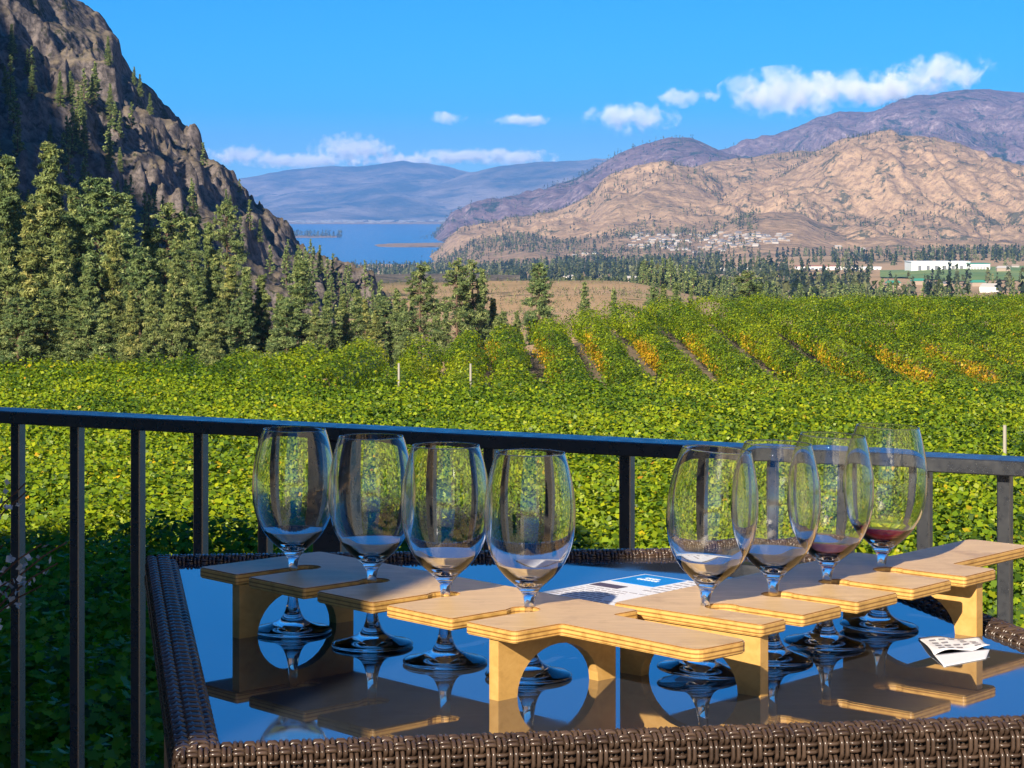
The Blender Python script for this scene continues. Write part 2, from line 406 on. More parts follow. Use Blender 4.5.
P1 = [(200, 300), (400, 270), (432, 236), (450, 216), (480, 205), (520, 196), (545, 188), (575, 178), (600, 164), (620, 152), (645, 141), (668, 136), (690, 138), (712, 148), (735, 156), (800, 175), (1400, 200)]
P2 = [(300, 300), (480, 240), (640, 185), (700, 158), (730, 149), (755, 142), (780, 132), (800, 126), (820, 117), (840, 112), (855, 113), (875, 109), (895, 102), (915, 96), (940, 91), (965, 88), (990, 88), (1005, 92), (1030, 94), (1060, 85), (1300, 60), (1800, 50)]
def purp_z(X, D):
    px = 512 + F * X / D
    zf = np.minimum(ground_z(X, D) - 6, -116 + np.clip(px - 440, 0, 1000) * .3); z = zf
    z = np.maximum(z, ridge_z(px, D, P1, 9500, 7300, zf, 12500, prof_lin, 220, 520, 25, True))
    z = np.maximum(z, ridge_z(px, D, P2, 11500, 7800, zf, 14000, prof_lin, 320, 560, 31, True))
    return z
pm = polar_sheet('burnt_mountains', 150, 1600, 560, np.linspace(7200, 14000, 200), purp_z, M_purp)

F1 = [(-800, 150), (100, 190), (200, 186), (232, 181), (262, 176), (285, 170), (305, 169), (330, 166), (355, 165), (385, 163), (405, 160), (430, 163), (455, 168), (480, 172), (560, 185), (900, 200), (1800, 180)]
F2 = [(-800, 215), (380, 205), (430, 185), (470, 171), (500, 167), (530, 162), (560, 160), (600, 158), (640, 156), (700, 150), (1000, 150), (1800, 140)]
def far_z(X, D):
    px = 512 + F * X / D
    z = np.full_like(X, -130.)
    z = np.maximum(z, ridge_z(px, D, F1, 23500, 18400, -118, 27000, prof_lin, 420, 2600, 41))
    z = np.maximum(z, ridge_z(px, D, F2, 21500, 17800, -118, 27000, prof_lin, 300, 2600, 47))
    return z
fm = polar_sheet('far_mountains', -900, 1800, 620, np.linspace(17600, 26500, 130), far_z, M_far)

# spits of land and the wooded island in the lake
def land_patch(name, pts, d0, d1, h):
    def zf(X, D):
        px = 512 + F * X / D
        c = np.interp(px, [p[0] for p in pts], [p[1] for p in pts])
        mid = (d0 + d1) / 2
        k = 1 - np.abs(D - mid) / ((d1 - d0) / 2)
        return -117 + np.clip(k, 0, 1) ** .5 * c * h + (fbm(X / 120, D / 120, 3, 2) - .5) * 2
    return polar_sheet(name, pts[0][0], pts[-1][0], 80, np.linspace(d0, d1, 16), zf, M_gold)
land_patch('island', [(215, 0), (250, .8), (290, 1), (335, .7), (345, 0)], 8600, 9400, 8)
land_patch('spit', [(364, 0), (380, .5), (420, 1), (470, 1.2), (520, 1)], 6500, 7400, 9)
land_patch('far_shore', [(150, .8), (300, 1), (420, 1.2), (500, 1.5), (560, 2)], 16000, 17900, 12)

# the left rock mountain
C1 = [(-3000, -1500), (-800, -700), (-200, -260), (0, -75), (35, -28), (60, -4), (75, 6), (88, 14), (100, 20), (112, 30), (119, 44), (122, 60), (132, 72), (141, 80), (150, 94), (165, 108), (180, 121), (195, 138), (205, 158), (222, 172), (233, 190), (246, 207), (258, 222), (275, 240), (296, 258), (318, 272), (340, 288), (360, 300), (385, 318), (420, 345), (600, 420)]
def prof_crag(t):
    s = .8 * t
    return s + .2 * t ** 3 + .03 * np.sin(t * 19) * (1 - t) * t * 4
def left_z(X, D):
    px = 512 + F * X / D
    z = ridge_z(px, D, C1, ([-3000, 0, 200, 400], [800, 800, 880, 1050]), 330, -30, 1700, prof_crag, 46, 75, 61)
    t = np.clip((D - 330) / 300, 0, 1)
    z = z + ((fbm(X / 12 + D / 40, D / 24, 6, 71, True) - .6) * 12 + (fbm(X / 4.5, D / 9, 4, 78, True) - .6) * 4.5) * t * np.clip((800 + np.clip(px, 0, 400) * .55 - D) / 120 + .15, .15, 1)
    # ledges
    st = 16.0; q = z / st; zz = (np.floor(q) + np.clip((q - np.floor(q)) * 1.9 - .45, 0, 1)) * st
    return z * .55 + zz * .45
lm = polar_sheet('rock_mountain', -900, 520, 900, np.concatenate([np.linspace(320, 1080, 420), np.linspace(1100, 1700, 20)]), left_z, M_rock)

# unseen ridge added left of the frame, shaped to shade the crag's foot
def spur_z(X, Y):
    t = np.clip(1 - np.abs(X + 300 + .12 * (Y - 200)) / 170, 0, 1); e = np.clip((Y + 60) / 60, 0, 1) * np.clip((560 - Y) / 120, 0, 1)
    return -30 + 308 * (t ** .9) * e + (fbm(X / 60, Y / 60, 5, 91, True) - .5) * 30 * t
gx = np.linspace(-520, -150, 80); gy = np.linspace(-80, 580, 120); XX, YY = np.meshgrid(gx, gy)
a_ = np.arange(119)[:, None] * 80 + np.arange(79)[None, :]
o = link('shade_spur', npmesh('shade_spur', np.stack([XX, YY, spur_z(XX, YY)], -1).reshape(-1, 3), np.stack([a_, a_ + 1, a_ + 81, a_ + 80], -1).reshape(-1, 4), smooth=True), M_rock); o['kind'] = 'structure'

def surf(fn, px, d):
    X = np.array([(px - 512) * d / F]); return float(fn(X, np.array([float(d)]))[0])
def gz(x, d): return float(ground_z(np.array([x]), np.array([d]))[0])

# ------------------------------------------------------------------ haze
bm = bmesh.new(); add_box(bm, (0, 12400, 330), (40000, 29000, 1070))
hz = link('haze', bm_mesh('haze', bm)); hz['kind'] = 'stuff'
hm = bpy.data.materials.new('thin_haze'); hm.use_nodes = True; hm.node_tree.nodes.remove(BS(hm))
pv = N(hm, 'ShaderNodeVolumePrincipled'); pv.inputs['Density'].default_value = 4.9e-5
pv.inputs['Color'].default_value = (.19, .47, 1.0, 1); pv.inputs['Anisotropy'].default_value = 0.0
L(hm, pv.outputs[0], hm.node_tree.nodes['Material Output'].inputs['Volume'])
hz.data.materials.append(hm)

# ------------------------------------------------------------------ deck, unseen winery building and added bounce wall behind
M_deck = mat('deck_boards', (.22, .17, .13), .7)
nz = noise(M_deck, 8); L(M_deck, ramp(M_deck, nz.outputs[0], [(.3, (.16, .12, .09)), (.7, (.27, .21, .16))]).outputs[0], BS(M_deck).inputs['Base Color'])
RL = Vector((-.841, 3.68)); RD = Vector((1.514, -.735)); RLEN = RD.length; RU = RD.normalized()
def rail_pt(t): return RL + RD * t
bm = bmesh.new()
a = rail_pt(-2.2) + Vector((.03, .1)); b_ = rail_pt(2.5) + Vector((.03, .1))
vs = [bm.verts.new((p[0], p[1], z)) for z in (0, -.25) for p in ((a.x, a.y), (-5, -14), (6, -14), (b_.x, b_.y))]
bm.faces.new(vs[:4]); bm.faces.new(vs[4:][::-1])
for i in range(4): bm.faces.new((vs[i], vs[(i + 1) % 4], vs[4 + (i + 1) % 4], vs[4 + i]))
bmesh.ops.recalc_face_normals(bm, faces=bm.faces)
o = link('deck', bm_mesh('deck', bm), M_deck); o['kind'] = 'structure'

M_stucco = mat('ochre_stucco', (.42, .30, .19), .9)
nz = noise(M_stucco, 3); L(M_stucco, ramp(M_stucco, nz.outputs[0], [(.3, (.36, .26, .16)), (.7, (.46, .34, .22))]).outputs[0], BS(M_stucco).inputs['Base Color'])
M_dark = mat('dark_window', (.02, .02, .025), .1); M_roof = mat('brown_roof', (.13, .08, .06), .8)
M_bounce = mat('cream_bounce_wall', (.78, .72, .62), .9)
nz = noise(M_bounce, 3); L(M_bounce, ramp(M_bounce, nz.outputs[0], [(.3, (.74, .68, .58)), (.7, (.80, .75, .66))]).outputs[0], BS(M_bounce).inputs['Base Color'])
wb = empty('winery_building', (-20, -10, -5))
tag(wb, 'unseen ochre winery building behind the deck, its blocks shaped to cast shade', 'building')
bm = bmesh.new()
add_box(bm, (-37.5 + 20, 10 - 14, 11.25), (45, 26, 22.5)); add_box(bm, (-11.0 + 20, 10 - 5.5, 7.25), (7.996, 9, 14.5)); add_box(bm, (-4.165 + 20, 10 - .7, 4.3), (5.67, .4, 8.6))  # unseen blocks and thin wall placed to shade near vines and table's left
link('wall', bm_mesh('wall', bm), M_stucco, wb)
bm = bmesh.new(); add_box(bm, (9 + 20, 10 - 4.5, 8.0), (11, 12, 16)); link('bounce_wall', bm_mesh('bounce_wall', bm), M_bounce, wb)  # unseen pale wall, added to bounce sunlight into the shaded table side
for i in range(3):
    bm = bmesh.new(); add_box(bm, (3.47 + 20, 10 - 8.5 + i * 3.2, 6.6), (.06, 1.3, 1.9)); link('window', bm_mesh('window', bm), M_dark, wb)  # panes on the added bounce wall
bm = bmesh.new(); add_box(bm, (-17.5, -4, 22.75), (46.2, 27, .5)); add_box(bm, (9, 4.5, 14.7), (8.4, 9.6, .4))
link('roof', bm_mesh('roof', bm), M_roof, wb)
for i in range(7):
    bm = bmesh.new(); add_box(bm, (-37 + i * 6, 9.02, 15), (2.2, .06, 2.6)); link('window', bm_mesh('window', bm), M_dark, wb)

# ------------------------------------------------------------------ railing
rl = empty('deck_railing', (0, 3.3, 0))
tag(rl, 'black metal deck railing with square balusters running behind the wicker table', 'railing')
ra = math.atan2(RU.y, RU.x)
def rbox(name, t, z0, z1, wx, wy, seg=1, n=0.0):
    p = rail_pt(t) - Vector((0, 3.3)) + Vector((-RU.y, RU.x)) * n
    bm = bmesh.new(); add_box(bm, (0, 0, 0), (wx, wy, z1 - z0)); bevel_all(bm, .0015, 1)
    o = link(name, bm_mesh(name, bm), M_metal, rl); o.location = (p.x, p.y, (z0 + z1) / 2); o.rotation_euler = (0, 0, ra)
    return o
rbox('top_rail', .5, 1.050, 1.07, 3.9 * RLEN, .062)
rbox('bottom_rail', .5, .07, .10, 3.9 * RLEN, .03)
ts = [.0218 + .0706 * k for k in range(-14, 5)] + [.6637 + .0643 * k for k in range(-3, 12)]
for t in ts: rbox('baluster', t, .10, 1.05, .018, .018)
rbox('post', .378, 0, 1.0495, .05, .05)

# ------------------------------------------------------------------ wicker table
T = .98
FL, BL, BR, FR = [Vector(v) for v in ((-.2310, 1.735), (-.400, 2.645), (.345, 2.707), (.566, 1.848))]
TC = (FL + BL + BR + FR) / 4
tb = empty('wicker_table', (TC.x, TC.y, 0))
tag(tb, 'square wicker patio table with a mirror black glass top beside the railing', 'table')
def tl(p): return (p[0] - TC.x, p[1] - TC.y)
bm = bmesh.new()
q = [tl(p) for p in (FL, FR, BR, BL)]
vs = [bm.verts.new((p[0] * 1.006, p[1] * 1.006, z)) for z in (T, T - .008) for p in q]
bm.faces.new(vs[:4]); bm.faces.new(vs[4:][::-1])
for i in range(4): bm.faces.new((vs[i], vs[(i + 1) % 4], vs[4 + (i + 1) % 4], vs[4 + i]))
bmesh.ops.recalc_face_normals(bm, faces=bm.faces)
link('glass_top', bm_mesh('gt', bm), M_black, tb)
# rim section: arc from the glass edge over the top and down the outside; s = outward, z = height
def rim_prof(n):
    a = np.linspace(0, 1, n); out = []
    Rr = .0138
    L1 = np.pi * Rr * .9; L2 = .033
    for t in a * (L1 + L2):
        if t < L1:
            th = np.pi - t / Rr; out.append((Rr + Rr * np.cos(th), .000 + Rr * np.sin(th) * .26, np.cos(th), np.sin(th)))
        else:
            th0 = np.pi - L1 / Rr; out.append((Rr + Rr * np.cos(th0) + (t - L1) * .02, Rr * np.sin(th0) * .26 - (t - L1), 1, 0))
    return np.array(out)
def rim(A, B):
    A = np.array(tl(A)); B = np.array(tl(B)); e = B - A; Ln = np.linalg.norm(e); e = e / Ln
    nrm = np.array([e[1], -e[0]])
    ext = .030
    paths, rads = [], []
    n = 61; pr = rim_prof(n)
    rows = 5.0                      # weave rows round the section
    cols = int((Ln + 2 * ext) / .0088); cw = (Ln + 2 * ext) / cols
    for c in range(cols):
        for k in (-.24, .24):
            s = -ext + (c + .5 + k) * cw
            ph = np.linspace(0, rows, n) + .15
            off =   .0026 * np.clip(np.sin((ph + (c % 2)) * np.pi) * 1.8, -1, 1) + .0012
            sx = pr[:, 0] + off * pr[:, 2]; sz = pr[:, 1] + off * pr[:, 3]
            s_ = np.clip(s + np.zeros(n), -np.maximum(sx, 0) * 1.0 - .001, Ln + np.maximum(sx, 0) + .001)
            if s < 0 or s > Ln:
                msk = (s_ == s) | (abs(s_ - s) < 1e-9)
                if msk.sum() < 8: continue
                s_, sx, sz = s_[msk], sx[msk], sz[msk]
            P = np.stack([A[0] + e[0] * s_ + nrm[0] * sx, A[1] + e[1] * s_ + nrm[1] * sx, T + sz], -1)
            paths.append(P); rads.append(.00195)
    ns = cols * 6
    for r in range(int(rows)):
        for k in (-.2, .2):
            t = (r + .5 + k - .15) / rows
            i = int(np.clip(t, 0, 1) * (n - 1))
            b0 = pr[i]
            e0 = -b0[0]; s = np.linspace(e0, Ln - e0, ns)
            ph = (s + ext) / cw
            off = -.0024 * np.clip(np.sin((ph + .0) * np.pi + (0 if r % 2 == 0 else np.pi) + 0) * 1.6, -1, 1) * 1.0
            off = np.where(True, off * 1.0, 0) + .0008
            P = np.stack([A[0] + e[0] * s + nrm[0] * (b0[0] + off * b0[2]), A[1] + e[1] * s + nrm[1] * (b0[0] + off * b0[2]), T + b0[1] + off * b0[3]], -1)
            paths.append(P); rads.append(.0018)
    V, Fa = tube_mesh_data(paths, rads, 5)
    link('woven_rim', npmesh('woven_rim', V, Fa, smooth=True), M_wick, tb)
    # dark core below the weave
    pr2 = rim_prof(14); Vc = []
    for (s0, sg) in ((0, -1), (Ln, 1)):
        for p in pr2:
            sx = p[0] - .0022 * p[2]; sz = p[1] - .0022 * p[3]
            s_ = s0 + sg * max(sx, 0)
            Vc.append((A[0] + e[0] * s_ + nrm[0] * sx, A[1] + e[1] * s_ + nrm[1] * sx, T + sz))
    Fc = [(i, i + 1, 14 + i + 1, 14 + i) for i in range(13)]
    c = link('rim_core', npmesh('rim_core', Vc, Fc, smooth=True), M_wickcore, tb)
for A, B in ((FL, FR), (FR, BR), (BR, BL), (BL, FL)): rim(A, B)
for p in (FL, FR, BR, BL):
    v = Vector(tl(p)); v = v * .965
    bm = bmesh.new(); add_box(bm, (v.x, v.y, (T - .045) / 2), (.045, .045, T - .045)); bevel_all(bm, .006, 2)
    link('leg', bm_mesh('leg', bm), M_wick, tb)

# ------------------------------------------------------------------ tasting trays
TT = T + .063; TH = .0105
def poly_extrude(pts, z0, z1):
    bm = bmesh.new()
    top = [bm.verts.new((x, y, z1)) for x, y in pts]; f = bm.faces.new(top)
    r = bmesh.ops.extrude_face_region(bm, geom=[f])
    for v in r['geom']:
        if isinstance(v, bmesh.types.BMVert): v.co.z = z0
    bmesh.ops.recalc_face_normals(bm, faces=bm.faces)
    return bm
def round_poly(pts, rads, n=5):
    out = []
    m = len(pts)
    for i, (p, r) in enumerate(zip(pts, rads)):
        p = Vector(p)
        if r <= 0: out.append(tuple(p)); continue
        a = (Vector(pts[i - 1]) - p); b = (Vector(pts[(i + 1) % m]) - p)
        r = min(r, a.length * .45, b.length * .45); a.normalize(); b.normalize()
        p0 = p + a * r; p1 = p + b * r
        for k in range(n + 1):
            t = k / n; out.append(tuple(p0 * (1 - t) ** 2 + p * 2 * t * (1 - t) + p1 * t * t))
    return out
def tray(name, label, origin, u, v, length, width, slots, sw, hole_v, hole_r, legs, handle, flip):
    """u along the tray, v in from the slotted side; origin = slotted corner on the table top"""
    root = empty(name, (origin[0], origin[1], T)); tag(root, label, 'glass tray')
    u = Vector(u).normalized(); v = Vector(v).normalized()
    M = Matrix(((u.x, v.x, 0, 0), (u.y, v.y, 0, 0), (0, 0, 1, 0), (0, 0, 0, 1)))
    pts, rd = [(0, 0)], [.005]
    for s in slots:
        pts += [(s - sw / 2, 0)]; rd += [.004]
        pts += [(s - sw / 2, hole_v - hole_r * .9)]; rd += [0]
        for k in range(0, 13):
            th = math.radians(215) - math.radians(250) * k / 12
            pts.append((s + hole_r * math.cos(th), hole_v + hole_r * math.sin(th))); rd.append(0)
        pts += [(s + sw / 2, hole_v - hole_r * .9)]; rd += [0]
        pts += [(s + sw / 2, 0)]; rd += [.004]
    pts += [(length, 0)]; rd += [.007]
    h0, h1, hl = handle
    pts += [(length, h0), (length + hl, h0), (length + hl, h1), (length, h1)]; rd += [.004, .012, .012, .004]
    pts += [(length, width), (0, width)]; rd += [.007, .007]
    bm = poly_extrude(round_poly(pts, rd), .063 - TH, .063)
    es = [e for e in bm.edges if abs(e.verts[0].co.z - e.verts[1].co.z) < 1e-6 and e.calc_face_angle(0) > 1]
    bmesh.ops.bevel(bm, geom=es, offset=.0012, segments=2, affect='EDGES', clamp_overlap=True)
    bmesh.ops.triangulate(bm, faces=[f for f in bm.faces if len(f.verts) > 8])
    bm.transform(M); 
    if flip: bmesh.ops.recalc_face_normals(bm, faces=bm.faces)
    link('tray_top', bm_mesh('tray_top', bm), M_ply, root)
    for lg in legs:
        # arched leg in the v-z plane
        W0, W1 = .004, width - .006; H = .063 - TH - .0005
        pr = [(W0, 0), (W0, H), (W1, H), (W1, 0)]
        c = (W0 + W1) / 2; rr = (W1 - W0) * .345
        for k in range(0, 17):
            th = math.pi * k / 16
            pr.append((c + rr * math.cos(th), .0 + min(.040, rr) * math.sin(th)))
        bm = bmesh.new()
        f = bm.faces.new([bm.verts.new((lg, y, z)) for y, z in pr])
        r = bmesh.ops.extrude_face_region(bm, geom=[f])
        for e in r['geom']:
            if isinstance(e, bmesh.types.BMVert): e.co.x = lg + .0115
        bmesh.ops.recalc_face_normals(bm, faces=bm.faces)
        bmesh.ops.triangulate(bm, faces=[f for f in bm.faces if len(f.verts) > 8])
        bm.transform(M); bmesh.ops.recalc_face_normals(bm, faces=bm.faces)
        link('leg', bm_mesh('tray_leg', bm), M_plyleg, root)
    def P(a, b): return Vector((origin[0], origin[1])) + u * a + v * b
    return P
U1 = (.6777, -.7353); V1 = (.7353, .6777)
P_1 = tray('tasting_tray', 'plywood tasting tray at left holding four empty glasses, its handle pointing at the viewer', (-.3117, 2.2276), U1, V1,
           .463, .152, [.0735, .181, .283, .391], .0185, .078, .0135, [.052, .427], (.055, .119, .158), False)
U2 = (.667, .745); V2 = (-.745, .667)
P_2 = tray('tasting_tray', 'plywood tasting tray at right holding the glasses with traces of red wine', (.2135, 1.917), U2, V2,
           .400, .165, [.050, .1365, .230, .3255], .024, .078, .0150, [.004, .366], (.05, .125, .16), True)

# ------------------------------------------------------------------ wine glasses
def lathe(prof, n=56):
    ang = np.linspace(0, 2 * np.pi, n, endpoint=False); P = np.array(prof); m = len(P)
    V = np.stack([P[:, 1][:, None] * np.cos(ang), P[:, 1][:, None] * np.sin(ang), np.repeat(P[:, 0][:, None], n, 1)], -1).reshape(-1, 3)
    a = np.arange(m - 1)[:, None] * n; j = np.arange(n)[None, :]; j2 = (j + 1) % n
    return V, np.stack([a + j, a + j2, a + n + j2, a + n + j], -1).reshape(-1, 4)
def smooth_prof(pts, n):
    pts = np.array(pts); t = np.r_[0, np.cumsum(np.linalg.norm(np.diff(pts, axis=0), axis=1))]
    out = []
    for s in np.linspace(0, t[-1], n):
        i = min(max(np.searchsorted(t, s) - 1, 0), len(pts) - 2); f = (s - t[i]) / (t[i + 1] - t[i] + 1e-12)
        p0 = pts[max(i - 1, 0)]; p1 = pts[i]; p2 = pts[i + 1]; p3 = pts[min(i + 2, len(pts) - 1)]
        out.append(.5 * ((2 * p1) + (-p0 + p2) * f + (2 * p0 - 5 * p1 + 4 * p2 - p3) * f * f + (-p0 + 3 * p1 - 3 * p2 + p3) * f ** 3))
    return np.maximum(np.array(out), [[-1, 1e-5]])
foot_p = smooth_prof([(.0008, .0002), (.0008, .020), (.0006, .0375), (.0016, .0388), (.0030, .0375), (.0048, .030), (.0075, .021), (.012, .0125), (.018, .0085), (.024, .0064)], 44)
stem_p = smooth_prof([(.024, .0064), (.034, .0048), (.050, .0041), (.064, .0043), (.073, .0062), (.0775, .0095), (.0798, .0112), (.0800, .0095), (.0798, .004), (.0797, .0002)], 44)
bowl_p = smooth_prof([(.0800, .0112), (.0840, .0158), (.091, .0235), (.101, .0310), (.114, .0370), (.130, .0405), (.146, .0413), (.163, .0401), (.179, .0370), (.191, .0339), (.200, .0310)], 110)
lip_p = smooth_prof([(.1995, .0307), (.2003, .0305), (.2008, .0310), (.2003, .0316), (.1995, .0314)], 9)
ME = {}
V, Fa = lathe(foot_p); ME['foot'] = npmesh('foot', V, Fa, smooth=True); ME['foot'].materials.append(M_glass)
V, Fa = lathe(stem_p); ME['stem'] = npmesh('stem', V, Fa, smooth=True); ME['stem'].materials.append(M_glass)
bi = bowl_p.copy(); bi[:, 1] -= np.interp(bi[:, 0], [.08, .088, .1, .2], [.0042, .0026, .0012, .0008]); bi[:, 0] += np.interp(bi[:, 0], [.08, .088, .1, .2], [.0042, .002, .0007, 0])
rimp = np.array([[.2004, .0308], [.2004, .0303]])
shell = np.concatenate([[[.0806, .0002], [.0803, .006]], bowl_p, rimp, bi[::-1], [[bi[0, 0] - .0008, .003], [bi[0, 0] - .0010, .0002]]])
V, Fa = lathe(shell, 128); ME['bowl'] = npmesh('bowl', V, Fa, smooth=True); ME['bowl'].materials.append(M_bowlglass)
V, Fa = lathe(lip_p, 72); ME['lip'] = npmesh('lip', V, Fa, smooth=True); ME['lip'].materials.append(M_bowl)
def bowl_r(z): return float(np.interp(z, bowl_p[:, 0], bowl_p[:, 1]))
GL = [  # foot pixel, rim centre pixel, label
    ((292.5, 632), (294.5, 431), 'empty wine glass farthest left, in the rearmost slot of the left tray'),
    ((372.5, 646), (371, 440), 'empty wine glass in front of the thick railing post, second from the left'),
    ((445, 663), (446, 447), 'empty wine glass third from the left, between the thick post and the nearest left glass'),
    ((528.5, 677), (530.5, 456), 'empty wine glass nearest the viewer on the left tray, above its arched leg'),
    ((700, 675), (717, 452), 'empty wine glass with a blue leaflet showing through it, nearest on the right tray'),
    ((771, 661), (778, 447), 'empty wine glass overlapped by its neighbour, second along the right tray'),
    ((824.5, 646), (833, 443), 'wine glass with a pale pink trace of wine at the bottom'),
    ((879, 629), (888, 436), 'wine glass with a dark red trace of wine, farthest on the right tray'),
]
for i, (fp, rp, lab) in enumerate(GL):
    d = F * (CZ - T) / (fp[1] - HZ); x = (fp[0] - 512) * d / F
    g = empty('wine_glass', (x, d, T + .0006)); tag(g, lab, 'wine glass', 'eight tasting glasses on the trays')
    lean = (rp[0] - fp[0]) * d / F / .2
    g.rotation_euler = (0, math.atan(lean), RNG.uniform(0, 6) * 0)
    g.location.z += abs(math.sin(math.atan(lean))) * .038
    for k in ('foot', 'stem', 'bowl'):
        ch = link(k, ME[k], None, g)
    if i >= 6:
        zt = .0925 if i == 6 else .096
        zz = np.linspace(bi[0, 0] + .0006, zt, 10)
        pf = [(bi[0, 0] + .0002, .0002)] + [(z, float(np.interp(z, bi[:, 0], bi[:, 1])) - .0003) for z in zz] + [(zt, .0002)]
        V, Fa = lathe(pf, 40)
        wn = link('wine', npmesh('wine', V, Fa, smooth=True), M_wine if i == 7 else M_wine2)
        wn.location = g.location; wn.rotation_euler = g.rotation_euler
        tag(wn, 'dark red dregs of wine in the farthest glass on the right tray' if i == 7 else 'pale pink dregs of wine in the third glass on the right tray', 'wine')

# ------------------------------------------------------------------ leaflet and receipt
def flat(name, pts, z, m, parent=None, th=.0004):
    bm = poly_extrude(pts, z - th, z); return link(name, bm_mesh(name, bm), m, parent)
M_paper = mat('white_paper', (.72, .72, .76), .6); M_blue = mat('blue_print', (.01, .22, .62), .4); M_ink = mat('grey_ink', (.30, .29, .33), .7)
M_darkink = mat('dark_picture', (.08, .06, .09), .6); M_whitep = mat('white_print', (.75, .8, .85), .5)
lf = empty('tasting_leaflet', (.1522, 2.5635, T)); tag(lf, 'printed tasting leaflet with a bright blue panel lying behind the trays', 'leaflet')
e1 = Vector((-.705, -.709)); e2 = Vector((.716, -.698))
def lp(a, b): p = e1 * a + e2 * b; return (p.x, p.y)
def lrect(a0, a1, b0, b1): return [lp(a0, b0), lp(a1, b0), lp(a1, b1), lp(a0, b1)]
flat('sheet', lrect(0, .215, 0, .14), .0012, M_paper, lf, .0008)
flat('blue_panel', lrect(.004, .062, .004, .066), .0016, M_blue, lf)
for (a0, b0, ln) in ((.020, .022, .020), (.030, .018, .032)):
    for k in range(int(ln / .005)):
        hgt = .0045
        flat('lettering', lrect(a0, a0 + hgt, b0 + k * .0052, b0 + k * .0052 + .0036), .0020, M_whitep, lf)
flat('picture', lrect(.080, .098, .004, .045), .0016, M_darkink, lf)
for r in range(9):
    b0 = .008; a0 = .106 + r * .0095
    n = random.randint(5, 9)
    for k in range(n):
        wd = random.uniform(.006, .014)
        if b0 + wd > .125: break
        flat('print_line', lrect(a0, a0 + .0028, b0, b0 + wd), .0016, M_ink, lf); b0 += wd + .003
for r in range(7):
    b0 = .072; a0 = .008 + r * .0125
    for k in range(6):
        wd = random.uniform(.005, .012)
        if b0 + wd > .135: break
        flat('print_line', lrect(a0, a0 + .004, b0, b0 + wd), .0016, M_ink, lf); b0 += wd + .003

rc = empty('receipt', (.43, 2.14, T)); tag(rc, 'crumpled white receipt lying right of the tray under its far leg', 'receipt')
def sheet_grid(corners, zf, nx=16, ny=8, zoff=0):
    V = []; Fq = []
    for j in range(ny + 1):
        for i in range(nx + 1):
            a = i / nx; b = j / ny
            x = (corners[0][0] * (1 - a) + corners[1][0] * a) * (1 - b) + (corners[3][0] * (1 - a) + corners[2][0] * a) * b
            y = (corners[0][1] * (1 - a) + corners[1][1] * a) * (1 - b) + (corners[3][1] * (1 - a) + corners[2][1] * a) * b
            V.append((x, y, zf(a, b) + zoff))
    for j in range(ny):
        for i in range(nx):
            k = j * (nx + 1) + i; Fq.append((k, k + 1, k + nx + 2, k + nx + 1))
    return V, Fq
def tp(px, py):
    d = F * (CZ - T) / (py - HZ); return ((px - 512) * d / F - .43, d - 2.14)
V, Fq = sheet_grid([tp(934, 657), tp(990, 651), tp(978, 640), tp(918, 639)], lambda a, b: .0022 + .0035 * abs(math.sin(a * 4.4 + b)) * (1 - b) + .001 * math.sin(a * 9 + b * 5))
me = npmesh('receipt_sheet', V, Fq, smooth=True); so_ = link('sheet', me, M_paper, rc); md = so_.modifiers.new('t', 'SOLIDIFY'); md.thickness = .0005
V, Fq = sheet_grid([tp(944, 667), tp(986, 659), tp(990, 651), tp(934, 657)], lambda a, b: .0006 + .0016 * b)
so_ = link('fold', npmesh('receipt_fold', V, Fq, smooth=True), M_paper, rc); md = so_.modifiers.new('t', 'SOLIDIFY'); md.thickness = .0005
for r in range(4):
    for k in range(5):
        if random.random() < .2: continue
        a0 = .12 + k * .16; b0 = .12 + r * .2
        c = [(a0, b0), (a0 + .11, b0), (a0 + .11, b0 + .07), (a0, b0 + .07)]
        base = [tp(934, 657), tp(990, 651), tp(978, 640), tp(918, 639)]
        cc = []
        for a, b in c:
            x = (base[0][0] * (1 - a) + base[1][0] * a) * (1 - b) + (base[3][0] * (1 - a) + base[2][0] * a) * b
            y = (base[0][1] * (1 - a) + base[1][1] * a) * (1 - b) + (base[3][1] * (1 - a) + base[2][1] * a) * b
            cc.append((x, y, .0029 + .0035 * abs(math.sin(a * 4.4 + b)) * (1 - b) + .001 * math.sin(a * 9 + b * 5)))
        link('print_line', npmesh('pl', cc, [(0, 1, 2, 3)]), M_ink, rc)

